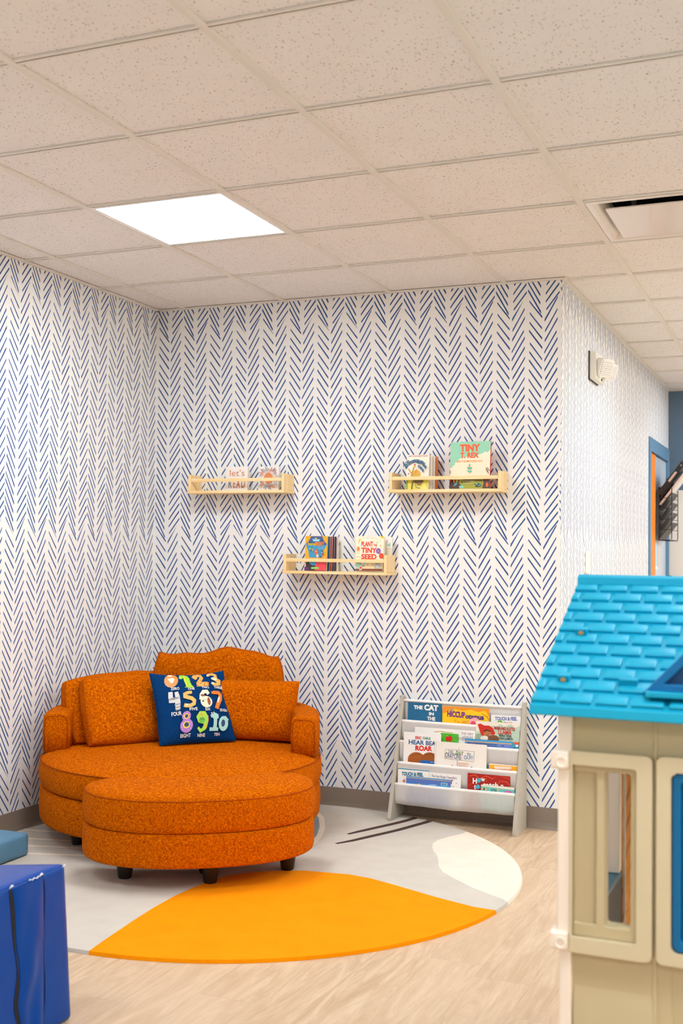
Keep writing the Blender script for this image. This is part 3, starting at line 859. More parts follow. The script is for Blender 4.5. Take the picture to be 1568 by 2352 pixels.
# nine
it += [('p', band([(925, 860), (900, 900), (850, 890), (822, 840), (850, 795), (910, 790), (945, 840), (950, 910), (930, 980), (880, 1010), (838, 970)], [56, 56, 56, 54, 54, 52, 56, 56, 56, 46, 30]), GRN), ('e', 880, 855, 62, 66, GRN), ('e', 884, 880, 46, 38, (96, 180, 60)), ('p', [(848, 805), (868, 782), (880, 800), (892, 838), (860, 830)], (236, 150, 40)), ('e', 868, 868, 7, 8, DK), ('e', 898, 868, 7, 8, DK), ('p', band([(965, 820), (976, 880), (960, 980)], 10), (236, 150, 40))]
# ten
it += [('p', band([(1012, 830), (1050, 812), (1084, 860), (1088, 930), (1086, 985)], [46, 60, 56, 52, 54]), MNT), ('p', band([(1010, 990), (1140, 985)], 42), MNT), ('p', [(1040, 780), (1080, 780), (1125, 800), (1130, 850), (1100, 860)], MNT), ('p', [(1005, 785), (1030, 775), (1032, 802)], CR), ('p', [(1044, 778), (1052, 762), (1062, 782)], CR),
       ('e', 1214, 908, 76, 96, MNT), ('e', 1208, 906, 30, 46, (10, 54, 104)), ('p', [(1180, 830), (1240, 805), (1300, 855), (1270, 870)], MNT)]
for s, x0, y0, x1, y1 in (('ZERO', 405, 432, 530, 470), ('ONE', 652, 438, 746, 472), ('TWO', 850, 418, 962, 454), ('THREE', 1036, 398, 1180, 436), ('FOUR', 442, 772, 580, 826), ('FIVE', 684, 726, 802, 764), ('SIX', 914, 722, 994, 758), ('SEVEN', 1142, 712, 1262, 750), ('EIGHT', 602, 1048, 748, 1090), ('NINE', 846, 1042, 958, 1080), ('TEN', 1088, 1030, 1172, 1062)):
    it.append(('t', s, x0, y0, x1, y1, WHT, .015))
pcs = art(it, homog(PQ))
mats = []; mb = MB()
def uvsolve(x, y):
    u, v = max(-1, min(1, x/(pw/2))), max(-1, min(1, (y-ph/2)/(ph/2)))
    for _ in range(3):
        p = Pf(u, v, 1); u = max(-1, min(1, u+(x-p[0])/(pw/2))); v = max(-1, min(1, v+(y-p[1])/(ph/2)))
    return u, v
def on_pillow(x, y, zz_):
    u, v = uvsolve(x-pw/2, y); p = Pf(u, v, 1); return (p[0], p[1], p[2]+zz_)
# split long print triangles so that the print follows the swell of the pillow
def fine(pts, fs, lim=.045):
    pts = list(pts); todo = []
    for f in fs:
        for i in range(1, len(f)-1): todo.append((f[0], f[i], f[i+1]))
    out = []; cache = {}
    def midp(a, c):
        k = (min(a, c), max(a, c))
        if k not in cache:
            pts.append(((pts[a][0]+pts[c][0])/2, (pts[a][1]+pts[c][1])/2)); cache[k] = len(pts)-1
        return cache[k]
    while todo:
        t3 = todo.pop(); best = max(((math.dist(pts[t3[i]], pts[t3[(i+1) % 3]]), i) for i in range(3)))
        if best[0] > lim:
            i = best[1]; a, c, d_ = t3[i], t3[(i+1) % 3], t3[(i+2) % 3]; m_ = midp(a, c)
            todo += [(a, m_, d_), (m_, c, d_)]
        else: out.append(t3)
    return pts, out
pcs = [fine(p, f)+(c,) for p, f, c in pcs]
add_art(mb, pcs, pw, ph, .0006, mats, place=on_pillow, dz=.00012)
build_raw(mb, 'number_print', mats, pil)

# ================================================================== WALL SHELVES
PX_, PX_2 = (246, 208, 140), (255, 228, 176)
M_pine = wood_mat('pine_shelf_lengthwise', PX_, PX_2, 0); M_pineu = wood_mat('pine_shelf_upright', PX_, PX_2, 2)
SD = .13
def shelf(x0, x1, z0, label):
    t = thing('wall_shelf', label, 'shelf', (x0, YB-.001, z0), (0, 0, 0), 'pine picture shelves on the papered wall')
    w = x1-x0
    b = MB(); b.box(0, -SD, 0, w, 0, .015); b.build('bottom_board', M_pine, t, bevel=.0015)
    for s in (0, 1):
        xa = .003 if s == 0 else w-.019
        b = MB(); b.box(xa, -SD+.004, .0152, xa+.016, -.001, .102); b.build('end_panel', M_pineu, t, bevel=.0015)
    b = MB(); b.box(.0192, -SD+.006, .062, w-.0192, -SD+.016, .080); b.build('front_rail', M_pine, t, bevel=.0015)
    b = MB()
    for xx in (.012, w-.012):
        b.lathe([(.0025, 0), (.0025, .002)], 0, 0, 10)
    return t
shelf(-1.112, -.530, 1.631, 'pine wall shelf at upper left holding two small decorative blocks')
shelf(.050, .634, 1.626, 'pine wall shelf at upper right holding the big green and cream book')
shelf(-.534, .048, 1.209, 'pine wall shelf in the middle below the other two shelves')

def shelf_rect(q, Y):
    """front quad in picture pixels -> x0, x1, z0, z1 on the plane Y"""
    P = [on(x, y, 1, Y) for x, y in q]
    return (P[0][0]+P[3][0])/2, (P[1][0]+P[2][0])/2, (P[2][2]+P[3][2])/2, (P[0][2]+P[1][2])/2
def c5(pts): return [(400+x/4.9, 980+y/4.9) for x, y in pts]
def c6(pts): return [(860+x/4.61, 980+y/4.61) for x, y in pts]
def c7(pts): return [(620+x/4.9, 1200+y/4.9) for x, y in pts]
def shelfbook(label, conv, q, Y, zb, t, cover, items, group=None, scale=None, **kw):
    x0, x1, z0, z1 = shelf_rect(conv(q), Y)
    pcs = art(items, homog(scale or q)) if items else []
    return book(label, x1-x0, z1-zb, t, cover, (x0, Y+t, zb), pieces=pcs, group=group, **kw)
Z1, Z2, Z3 = 1.631+.0153, 1.626+.0153, 1.209+.0153
# let's read block and sun block
q = [(578, 450), (826, 450), (826, 712), (578, 712)]
P1 = [(578, 450), (826, 450), (826, 722), (578, 722)]
OX = (214, 128, 76)
items = [('p', [(578, 500), (826, 497), (826, 499), (578, 502)], (226, 214, 204)), ('p', [(578, 560), (826, 557), (826, 559), (578, 562)], (226, 214, 204)), ('p', [(578, 640), (826, 637), (826, 639), (578, 642)], (226, 214, 204)),
         ('t', "let's", 626, 484, 790, 556, OX, .0), ('t', 'R', 612, 592, 650, 690, (120, 124, 140), .02), ('t', 'E', 664, 592, 694, 690, (222, 150, 110), .02), ('t', 'A', 702, 592, 742, 690, (200, 90, 60), .02), ('t', 'D', 756, 592, 800, 690, (206, 110, 50), .02)]
o = shelfbook("white wooden block lettered let's READ, left of the sun block on the upper left shelf", c5, P1, YB-.075, Z1, .022, (246, 240, 234), items, page=(240, 232, 222), name='sign_block', lean=0.0, back=(240, 232, 222))
o['category'] = 'block sign'
q = [(952, 447), (1175, 447), (1175, 722), (952, 722)]
SUN = [(226, 122, 78), (236, 176, 110), (150, 176, 190), (120, 150, 120), (214, 140, 150), (96, 110, 130)]
items = []
for k in range(44):
    a = 2*PI*k/44; c = SUN[(k*5+k//3) % 6]; r0_, r1_ = 82, 108+(k % 3)*26
    cx, cy = 1066, 580; d = .036
    pts = [(cx+r0_*math.cos(a-d), cy+r0_*math.sin(a-d)), (cx+r1_*math.cos(a-d*1.1), cy+r1_*math.sin(a-d*1.1)), (cx+r1_*math.cos(a+d*1.1), cy+r1_*math.sin(a+d*1.1)), (cx+r0_*math.cos(a+d), cy+r0_*math.sin(a+d))]
    if all(955 < x < 1172 and 449 < y < 720 for x, y in pts): items.append(('p', pts, c))
    else:
        k2 = .8; pts = [(cx+(x-cx)*k2, cy+(y-cy)*k2) for x, y in pts]
        if all(954 < x < 1173 and 449 < y < 720 for x, y in pts): items.append(('p', pts, c))
items.append(('e', 1066, 580, 50, 62, (228, 140, 92)))
o = shelfbook('white wooden block painted with an orange sun and coloured rays on the upper left shelf', c5, q, YB-.075, Z1, .022, (246, 240, 234), items, page=(240, 232, 222), name='sign_block', lean=0.0, back=(240, 232, 222))
o['category'] = 'block sign'
# upper right shelf
BL1, BR1 = (54, 100, 130), (176, 90, 70)
q = [(335, 300), (570, 290), (570, 662), (333, 662)]
def arc_text(s, cx, cy, r, a0, a1, size, col):
    out = []; n = len(s)
    for i, ch in enumerate(s):
        if ch == ' ': continue
        a = a0+(a1-a0)*(i+.5)/n; x, y = cx+r*math.cos(a), cy-r*math.sin(a)
        out.append((ch, x, y, a, size))
    return [('t', ch, x-size*.3, y-size*.5, x+size*.3, y+size*.5, col, .03) for ch, x, y, a, size in out]
items = [('t', 'JANE YOLEN & MARK TEAGUE', 352, 302, 552, 322, BR1, .02)]
items += [('p', [(333, 560), (570, 555), (570, 662), (333, 662)], (222, 206, 70)), ('p', [(333, 560), (352, 560), (352, 662), (333, 662)], (150, 170, 60)), ('p', [(390, 600), (402, 560), (408, 600), (402, 662), (386, 662)], (120, 110, 50)), ('p', [(480, 660), (525, 600), (565, 662)], (236, 226, 130)),
          ('p', band([(428, 605), (440, 640), (480, 652)], 6), (70, 90, 130)), ('p', band([(412, 425), (402, 460), (398, 500), (410, 560)], [14, 16, 34, 60]), (190, 158, 64)), ('e', 440, 500, 44, 44, (226, 172, 50)), ('e', 418, 420, 14, 10, (206, 184, 90)), ('e', 420, 402, 10, 8, (226, 60, 40)), ('e', 460, 575, 56, 26, (112, 92, 50)), ('e', 470, 606, 26, 16, (150, 110, 60)), ('p', band([(405, 500), (375, 480), (356, 445)], [12, 10, 12]), (206, 140, 70)), ('p', band([(425, 490), (436, 465), (440, 448)], [10, 8, 12]), (206, 140, 70)), ('e', 358, 497, 7, 8, (196, 100, 70))]
items += arc_text('How', 420, 470, 122, 2.75, 2.1, 38, BL1)+arc_text('Do Dinosaurs Play', 440, 480, 118, 2.75, .75, 34, BL1)+arc_text('with Their', 420, 520, 150, 1.45, .55, 30, BL1)+arc_text('Friends?', 420, 520, 108, 1.2, .4, 28, BL1)
shelfbook('cream picture book with arched blue title, left of the group on the upper right shelf', c6, q, YB-.105, Z2, .010, (250, 240, 220), items)
cols = [(238, 230, 214), (234, 226, 210), (222, 120, 60)]
x0, x1, z0, z1 = shelf_rect(c6(q), YB-.105)
for k in range(3):
    book(['thin board book directly behind the cream book on the upper right shelf', 'thin board book between two others behind the cream book, upper right shelf', 'thin book with orange back edge, rearmost behind the cream book on the upper right shelf'][k],
         x1-x0, z1-z0-.002*(k+1), .013, cols[k], (x0+.010+.009*k, YB-.105+.012+.0165*(k+1)+.006, Z2), lean=.02, group='board books behind the cream book', page=(236, 224, 204))
q = [(795, 170), (1228, 143), (1228, 660), (795, 664)]
def c4b(x, y): return ((1020+x/11.2-860)*4.61, (1000+y/11.2-980)*4.61)
def i4(items):
    out = []
    for i_ in items:
        if i_[0] == 'p': out.append(('p', [c4b(*p) for p in i_[1]], i_[2]))
        elif i_[0] == 'e': c = c4b(i_[1], i_[2]); out.append(('e', c[0], c[1], i_[3]*4.61/11.2, i_[4]*4.61/11.2)+tuple(i_[5:]))
        else: a_, c = c4b(i_[2], i_[3]), c4b(i_[4], i_[5]); out.append(('t', i_[1], a_[0], a_[1], c[0], c[1])+tuple(i_[6:]))
    return out
TO = (250, 90, 24)
cloud = [(135, 850), (185, 845), (215, 785), (255, 780), (265, 715), (330, 660), (390, 605), (470, 590), (530, 560), (600, 545), (700, 530), (800, 545), (850, 520), (885, 490), (950, 470), (1010, 445), (1050, 405), (1110, 430), (1160, 390), (1195, 340), (1195, 1380), (135, 1380)]
items = i4([('p', cloud, (253, 236, 204)), ('t', 'TINY', 382, 225, 915, 420, TO, .055), ('t', 'T. REX', 395, 440, 888, 588, TO, .055), ('t', 'AND THE IMPOSSIBLE HUG', 300, 640, 980, 698, (240, 150, 60), .02),
            ('p', [(135, 1100), (330, 1090), (700, 1085), (1195, 1080), (1195, 1380), (135, 1380)], (166, 164, 52)), ('p', [(480, 1130), (800, 1110), (1000, 1100), (1000, 1200), (760, 1180), (560, 1220), (420, 1230)], (120, 112, 44)),
            ('p', [(135, 1120), (215, 1110), (250, 1250), (300, 1110), (310, 1250), (400, 1120), (380, 1240), (440, 1290), (380, 1380), (135, 1380)], (74, 46, 40)), ('p', [(1010, 1090), (1195, 1085), (1195, 1370), (1000, 1375), (1030, 1250)], (92, 64, 54)),
            ('p', [(240, 1330), (290, 1230), (360, 1190), (330, 1270)], (90, 170, 170)), ('e', 455, 1330, 66, 32, (130, 210, 196)), ('e', 880, 1290, 100, 50, (70, 78, 60)), ('e', 850, 1260, 40, 16, (90, 190, 190), .6), ('e', 930, 1290, 40, 12, (90, 190, 190), -.5), ('e', 800, 1300, 30, 14, (200, 180, 50)), ('e', 1130, 1280, 36, 60, (240, 100, 30)),
            ('e', 160, 1180, 14, 30, (230, 70, 40)), ('e', 270, 1190, 10, 40, (240, 120, 40)), ('e', 360, 1165, 16, 14, (240, 120, 40)),
            ('p', band([(1085, 825), (1130, 900), (1165, 990)], 12), (96, 66, 66)), ('e', 1110, 880, 30, 10, (96, 66, 66), -.6), ('e', 1140, 840, 24, 9, (96, 66, 66), .9), ('e', 1130, 930, 30, 10, (96, 66, 66), -.6), ('e', 1170, 890, 30, 10, (96, 66, 66), 1.1), ('e', 150, 960, 14, 46, (150, 130, 50)),
            ('t', 'by Jonathan Stutzman', 484, 1170, 795, 1200, (244, 238, 210), .01), ('t', 'illustrated by Jay Fleck', 500, 1230, 768, 1256, (244, 238, 210), .01),
            ('p', band([(655, 1000), (655, 880), (650, 800)], 10), (60, 170, 140)), ('e', 625, 850, 40, 16, (62, 190, 160), .6), ('e', 690, 850, 40, 16, (62, 190, 160), -.6), ('e', 625, 930, 38, 15, (62, 190, 160), .6), ('e', 688, 935, 38, 15, (62, 190, 160), -.6), ('e', 652, 780, 16, 42, (62, 190, 160))])
shelfbook('large green and cream picture book with bold orange title on the upper right shelf', c6, q, YB-.098, Z2, .014, (150, 214, 178), items, yaw=-.07, back=(228, 50, 24), spine=(228, 50, 24), page=(224, 196, 170), scale=[(795, 170), (1228, 143), (1228, 660), (795, 664)])
# middle shelf
q = [(392, 155), (632, 152), (636, 545), (388, 545)]
def c5b(x, y): return ((680+x/14.25-620)*4.9, (1220+y/14.25-1200)*4.9)
def i5(items, cv, kx):
    out = []
    for i_ in items:
        if i_[0] == 'p': out.append(('p', [cv(*p) for p in i_[1]], i_[2]))
        elif i_[0] == 'e': c = cv(i_[1], i_[2]); out.append(('e', c[0], c[1], i_[3]*kx, i_[4]*kx)+tuple(i_[5:]))
        else: a_, c = cv(i_[2], i_[3]), cv(i_[4], i_[5]); out.append(('t', i_[1], a_[0], a_[1], c[0], c[1])+tuple(i_[6:]))
    return out
CUR = (252, 178, 24)
items = i5([('p', [(300, 430), (985, 430), (930, 860), (400, 860)], (58, 156, 200)), ('p', [(440, 168), (820, 165), (985, 430), (640, 470), (290, 430)], (66, 92, 150)), ('p', [(285, 172), (460, 168), (400, 300), (290, 430), (280, 860), (415, 860), (380, 640), (300, 450), (285, 400)], CUR), ('p', [(820, 165), (985, 170), (985, 420), (900, 330), (850, 250)], CUR), ('p', [(985, 430), (985, 880), (840, 880), (880, 640), (930, 520)], CUR),
            ('p', [(525, 262), (745, 262), (725, 330), (525, 330)], (160, 222, 240)), ('p', [(482, 240), (540, 262), (530, 300), (510, 290)], (110, 190, 224)), ('p', [(760, 235), (735, 300), (720, 262)], (110, 190, 224)), ('p', [(580, 250), (585, 220), (605, 235), (620, 205), (635, 232), (655, 218), (655, 250)], (252, 224, 40)),
            ('t', 'Sleeping', 355, 370, 590, 480, (226, 206, 50), .03), ('t', 'BRONTY', 596, 345, 895, 472, (250, 140, 24), .05), ('t', 'Charity Webster', 690, 505, 890, 530, (240, 246, 250), .01), ('t', 'Amber Chen', 716, 550, 870, 576, (240, 246, 250), .01),
            ('e', 650, 680, 58, 98, (246, 96, 26)), ('e', 690, 800, 40, 60, (240, 210, 200)), ('e', 640, 655, 14, 16, WHT), ('e', 500, 560, 28, 36, (64, 44, 40)), ('e', 505, 575, 18, 22, (244, 214, 180)), ('e', 480, 630, 34, 26, (110, 60, 130)), ('e', 440, 570, 14, 44, (190, 210, 70), .5), ('e', 530, 625, 38, 14, (210, 220, 80), -.6),
            ('e', 838, 660, 30, 38, (64, 44, 40)), ('e', 832, 680, 18, 24, (244, 214, 180)), ('e', 872, 750, 34, 40, (196, 40, 70)), ('e', 910, 690, 36, 16, (120, 190, 80), -.6), ('e', 830, 750, 34, 14, (120, 190, 80)), ('e', 790, 830, 14, 30, (80, 44, 40)),
            ('p', [(280, 985), (1000, 985), (1000, 1290), (280, 1290)], (66, 46, 50)), ('p', [(280, 985), (330, 985), (320, 1170), (280, 1180)], (240, 214, 190)), ('p', [(430, 985), (690, 985), (640, 1110), (520, 1110), (440, 1050)], (62, 176, 226)), ('p', [(640, 1080), (700, 990), (1000, 985), (1000, 1285), (620, 1285)], (236, 70, 90)), ('p', [(280, 1185), (420, 1190), (400, 1285), (280, 1285)], (104, 44, 120)), ('p', rrect(500, 1170, 770, 1240, 30), (104, 196, 40)), ('t', 'speakaboos', 525, 1185, 750, 1225, (240, 250, 226), .01)], c5b, 4.9/14.25)
shelfbook('blue and yellow picture book with yellow curtains on its cover on the middle shelf', c7, q, YB-.108, Z3, .010, CUR, items, round_=.006)
x0, x1, z0, z1 = shelf_rect(c7(q), YB-.108)
cols = [(20, 84, 120), (206, 74, 40), (60, 54, 76), (54, 42, 90), (240, 226, 204)]
lab = ['teal backed', 'red and white', 'charcoal backed', 'dark violet', 'cream backed']
for k in range(5):
    book('thin %s board book, %s in the row behind the curtain cover' % (lab[k], ['second', 'third', 'fourth', 'fifth', 'sixth'][k]),
         x1-x0, z1-Z3-.001, .0085, cols[k], (x0+.004+.0065*(k+1), YB-.108+.012+.0125*(k+1)+.002, Z3), lean=.012, group='board books behind the curtain book', page=(240, 230, 214), round_=.006)
q = [(962, 155), (1270, 157), (1270, 556), (960, 556)]
def c6b(x, y): return ((800+x/13.07-620)*4.9, (1220+y/13.07-1200)*4.9)
RD = (234, 60, 34)
items = i5([('t', 'Christie Matheson', 400, 185, 830, 222, (200, 184, 168), .0), ('t', 'PLANT', 368, 315, 722, 468, RD, .04), ('t', 'THE', 726, 390, 842, 468, (214, 70, 60), .03), ('t', 'TINY', 372, 500, 838, 660, RD, .04), ('t', 'SEED', 376, 690, 838, 850, RD, .04),
            ('p', [(930, 150), (1032, 160), (1032, 220), (985, 210), (950, 190)], (250, 208, 20)), ('p', band([(930, 185), (825, 262)], 8), (250, 220, 110)), ('p', band([(965, 215), (920, 350)], 8), (250, 220, 110)), ('p', band([(345, 235), (310, 270), (290, 370)], [40, 46, 8]), (236, 220, 50)),
            ('e', 280, 540, 52, 80, (246, 176, 110)), ('e', 290, 535, 24, 30, (238, 120, 60)), ('e', 888, 596, 70, 86, (140, 92, 190)), ('e', 888, 598, 16, 18, (220, 200, 120)), ('e', 980, 740, 66, 80, (238, 60, 24)), ('e', 982, 742, 14, 16, (250, 190, 60)), ('p', band([(245, 680), (340, 648)], 14), (206, 220, 120)), ('p', band([(242, 770), (360, 772)], 14), (206, 220, 120)), ('e', 850, 345, 20, 30, (180, 226, 214), .4), ('e', 945, 440, 14, 26, (240, 180, 40)),
            ('p', [(240, 960), (390, 960), (370, 1160), (250, 1160)], (172, 224, 200)), ('e', 315, 962, 78, 30, (150, 216, 190)), ('e', 296, 955, 30, 10, (40, 130, 110)), ('p', band([(410, 1080), (520, 940)], [10, 40]), (172, 224, 210)), ('p', [(420, 1110), (520, 1020), (700, 985), (780, 930), (800, 1130), (560, 1150)], (244, 218, 170)), ('p', band([(700, 985), (770, 1020)], 14), (140, 170, 60)), ('e', 585, 1008, 18, 12, (90, 80, 50)), ('p', band([(450, 1080), (495, 1040)], 12), (140, 170, 60)),
            ('e', 872, 1005, 86, 96, (198, 214, 212)), ('t', 'THE TINY SEED', 815, 960, 930, 990, (90, 110, 112), .01), ('t', 'PLANT A', 825, 1005, 915, 1030, (90, 110, 112), .01), ('p', [(210, 1140), (1032, 1130), (1032, 1196), (210, 1196)], (140, 64, 34)), ('p', band([(940, 1080), (1030, 1070)], 14), (190, 220, 50)), ('p', [(340, 1070), (410, 1060), (420, 1165), (342, 1180)], (250, 246, 236)), ('e', 376, 1108, 32, 36, (230, 30, 40))], c6b, 4.9/13.07)
shelfbook('cream picture book with tall red lettering and flowers at right on the middle shelf', c7, q, YB-.104, Z3, .022, (253, 244, 216), items)
q2 = [(1060, 165), (1364, 165), (1364, 556), (1060, 556)]
items = i5([('e', 1205, 420, 50, 26, (150, 216, 170), .6), ('e', 1222, 375, 26, 30, (170, 226, 190)), ('p', band([(1155, 405), (1225, 470)], 8), (70, 60, 50)), ('p', [(1130, 500), (1285, 480), (1285, 1190), (1130, 1190)], (226, 214, 190)), ('e', 1142, 300, 8, 12, (150, 90, 150))], c6b, 4.9/13.07)
shelfbook('white picture book with a mint butterfly, half hidden behind the red lettered book', c7, q2, YB-.062, Z3, .014, (246, 240, 232), items)

# ================================================================== SLING BOOK RACK
M_rack = mat('grey_beige_rack_paint', (186, 180, 164), .45); M_sling = sling_mat()
RZ = [.580, .480, .382, .282, .1825]
def railY(z): return 2.80+.32*z
rack = thing('sling_bookrack', 'grey four pocket sling bookrack with white fabric standing against the papered wall', 'bookcase', (.42, 2.9, 0))
ro_ = Vector((.42, 2.9, 0))
for xa, zlo in ((.097, .0125), (.723, 0.)):
    prof = [(2.803, zlo), (2.836, zlo), (3.0, zlo), (3.003, zlo+.004), (3.003, .600), (2.998, .606), (2.985, .606), (2.978, .602)]+[(2.80+.32*z-.006, z) for z in (.55, .3, .03)]+[(2.80, zlo+.012)]
    b = MB(); b.prism([(y-ro_.y, z) for y, z in prof], 0, xa-ro_.x, xa+.019-ro_.x); sp = b.build('side_panel', M_rack, rack, bevel=.002)
    if xa > .5:
        for z in RZ:
            y = railY(z)+.003; b = MB()
            rr = [[(xa+.019+dx-ro_.x, y-ro_.y+.0035*math.cos(2*PI*k/10), z+.0035*math.sin(2*PI*k/10)) for k in range(10)] for dx in (-.001, .0008)]
            b.loops(rr); b.build('screw_head', mat('rack_screw', (96, 84, 70), .5), sp)
M_sleeve = mat('white_sleeve_fabric', (246, 243, 238), .7, bump=(30, .4, .01))
for i, z in enumerate(RZ):
    y = railY(z); b = MB(); pts = [(.1165+k*.6055/24-ro_.x, y-ro_.y, z-.0015*math.sin(PI*k/24)) for k in range(25)]
    b.tube(pts, [.0082+.0006*noise.noise(Vector((k*.9, i*3., 0))) for k in range(25)], 12); b.build('rail', M_sleeve, rack, smooth='all')
for i in range(1, 5):
    y0_, z0_ = railY(RZ[i-1]), RZ[i-1]; y1_, z1_ = railY(RZ[i]), RZ[i]
    sec = [(y0_+.004, z0_-.006), (y0_+.003, z0_-.04), (y1_+.037, z1_-.02), (y1_+.034, z1_-.07), (y1_+.026, z1_-.094), (y1_+.012, z1_-.100), (y1_+.002, z1_-.094), (y1_-.005, z1_-.07), (y1_-.008, z1_-.03), (y1_-.0085, z1_-.004)]
    rings = []
    for k in range(37):
        x = .119+k*.601/36; s = math.sin(PI*k/36)
        r = []
        for n_, (y, z) in enumerate(sec):
            lo = max(0, 1-abs(n_-5)/4.5)
            dz = -.004*s*lo+.004*lo*noise.noise(Vector((x*11, i*5., 0))); dy = .004*lo*noise.noise(Vector((x*16, i*7., 2.)))
            r.append((x-ro_.x, y-ro_.y+dy, z+dz))
        rings.append(r)
    b = MB(); b.loops(rings, False, False, False); b.build('fabric_sling', M_sling, rack, smooth='all')
def c2(x, y): return (860+x/3.92, 1560+y/3.92)
def rackbook(tier, layer, q, label, cover, items, t=.006, extra=0., **kw):
    """q: visible TL,TR,BR,BL in the enlarged picture of the rack"""
    zk = RZ[tier]; yk = railY(zk)+.0100+layer*.0068; lean = .05
    P = [on_slant(*c2(*p), yk-lean*zk, lean) for p in q]
    x0, x1 = (P[0][0]+P[3][0])/2, (P[1][0]+P[2][0])/2
    zt = (P[0][2]+P[1][2])/2; zv = (P[2][2]+P[3][2])/2
    zb = zk-.0885+extra
    pcs = art(items, homog(q)) if items else []
    yf = yk+lean*(zb-zk)
    x1 = min(x1, .720)
    return book(label, x1-x0, (zt-zb)/math.cos(lean), t, cover, (x0, yf+t, zb), lean=lean, pieces=pcs, yv=(zv-zb)/math.cos(lean), **kw)
W_ = (248, 246, 240)
# --- top pocket
rackbook(1, 0, [(300, 205), (600, 230), (600, 392), (300, 366)], 'teal picture book with white capital title, leftmost in the top pocket of the rack', (18, 104, 146),
         [('t', 'THE', 352, 236, 432, 270, W_, .06), ('t', 'CAT', 446, 232, 572, 286, W_, .06), ('t', 'IN', 490, 300, 534, 328, W_, .05), ('t', 'THE', 474, 340, 548, 374, W_, .05)], t=.008)
rackbook(1, 0, [(612, 237), (1030, 274), (1030, 440), (612, 405)], 'yellow and orange picture book with purple title in the top pocket of the rack', (252, 204, 20),
         [('p', [(612, 237), (1030, 274), (1030, 330), (990, 290), (930, 300), (870, 275), (800, 285), (700, 262), (640, 300), (612, 300)], (246, 150, 30)), ('p', band([(1030, 372), (1010, 340), (960, 310)], [8, 6, 3]), (190, 96, 30)), ('p', band([(1024, 345), (1020, 310)], 4), (190, 96, 30)),
          ('t', 'the', 684, 258, 712, 284, (90, 140, 190), .02), ('t', 'HICCUP', 655, 288, 818, 344, (120, 44, 130), .05, 18), ('t', 'otamus', 820, 322, 985, 364, (70, 40, 130), .04, 14), ('t', 'HIC!', 795, 374, 852, 404, (224, 130, 60), .01), ('e', 900, 385, 44, 36, (244, 176, 190)), ('e', 890, 400, 22, 20, (226, 70, 90)), ('e', 730, 372, 10, 12, (240, 170, 30)), ('e', 760, 385, 8, 10, (240, 170, 30))], t=.008)
rackbook(1, 0, [(1048, 315), (1330, 345), (1330, 440), (1048, 410)], 'white book lettered touch and feel at the right end of the top pocket', W_,
         [('t', 'TOUCH & FEEL', 1086, 340, 1296, 374, (96, 112, 176), .05, 12), ('e', 1132, 396, 30, 26, (120, 190, 40)), ('e', 1132, 398, 14, 12, W_), ('e', 1180, 402, 18, 16, (40, 160, 200)), ('e', 1206, 404, 12, 14, (230, 40, 120)), ('p', [(1222, 390), (1250, 393), (1250, 420), (1222, 417)], (240, 180, 30))], t=.008, spine=(40, 120, 180))
# --- second pocket
rackbook(2, 2, [(565, 432), (728, 430), (728, 590), (565, 580)], 'blue book with a yellow stripe, its corner peeking out behind the long white book', (60, 150, 206), [('p', [(565, 440), (720, 434), (720, 446), (565, 452)], (246, 200, 60))], t=.005)
rackbook(2, 1, [(363, 433), (902, 463), (905, 620), (363, 590)], 'long white book with thin grey title across the second pocket of the rack', W_,
         [('t', 'THE VERY', 780, 478, 888, 500, (110, 104, 100), .0), ('t', 'HUNGRY', 796, 508, 888, 530, (110, 104, 100), .0), ('t', 'CATERPILLAR', 736, 524, 890, 548, (110, 104, 100), .0), ('p', band([(540, 476), (600, 470), (650, 478), (705, 482)], 7), (214, 180, 90))], t=.005)
rackbook(2, 0, [(593, 488), (748, 492), (754, 640), (597, 630)], 'small green board book with a red apple in the second pocket', (74, 186, 40),
         [('p', [(668, 520), (600, 500), (604, 496)], (110, 206, 60)), ('p', [(668, 520), (735, 500), (738, 506)], (110, 206, 60)), ('p', [(668, 530), (604, 560), (602, 553)], (110, 206, 60)), ('p', [(668, 530), (742, 560), (744, 552)], (110, 206, 60)), ('e', 657, 536, 20, 25, (222, 30, 24)), ('e', 677, 536, 20, 25, (222, 30, 24)), ('p', band([(667, 516), (672, 500)], 5), (96, 60, 30)), ('e', 655, 510, 13, 6, (120, 200, 50), .4)], t=.006, round_=.004)
rackbook(2, 1, [(910, 378), (1310, 400), (1306, 640), (914, 620)], 'pale green book showing a child in a red hood in the second pocket at right', (240, 232, 216),
         [('p', [(914, 480), (990, 450), (1060, 420), (1100, 430), (1130, 408), (1180, 430), (1230, 405), (1270, 440), (1308, 420), (1306, 640), (914, 620)], (186, 212, 192)), ('p', [(914, 500), (960, 490), (1080, 620), (914, 615)], (150, 180, 150)),
          ('p', [(925, 410), (950, 402), (985, 420), (1030, 420), (1065, 440), (1090, 490), (1075, 508), (1050, 500), (1000, 500), (985, 520), (960, 505), (945, 470)], (206, 44, 26)), ('e', 1016, 490, 32, 34, (196, 124, 74)), ('p', [(985, 470), (1010, 455), (1046, 468), (1046, 478), (1010, 466), (988, 482)], (40, 26, 20)), ('e', 1010, 486, 3.5, 4, DK), ('e', 1028, 490, 3.5, 4, DK), ('p', band([(1004, 504), (1016, 510), (1028, 506)], 4), DK),
          ('e', 1070, 540, 56, 34, (124, 80, 50)), ('e', 990, 535, 36, 22, (236, 232, 220)), ('t', 'MARIA HAD A LITTLE', 1080, 430, 1268, 460, (190, 40, 34), .04, 10), ('t', 'LLAMA', 1118, 460, 1238, 498, (214, 40, 30), .025, 4), ('t', 'MARIA TENIA', 1126, 500, 1238, 520, (40, 60, 60), .03, 6), ('t', 'UNA LLAMITA', 1128, 524, 1250, 546, (40, 60, 60), .03, 6)], t=.006)
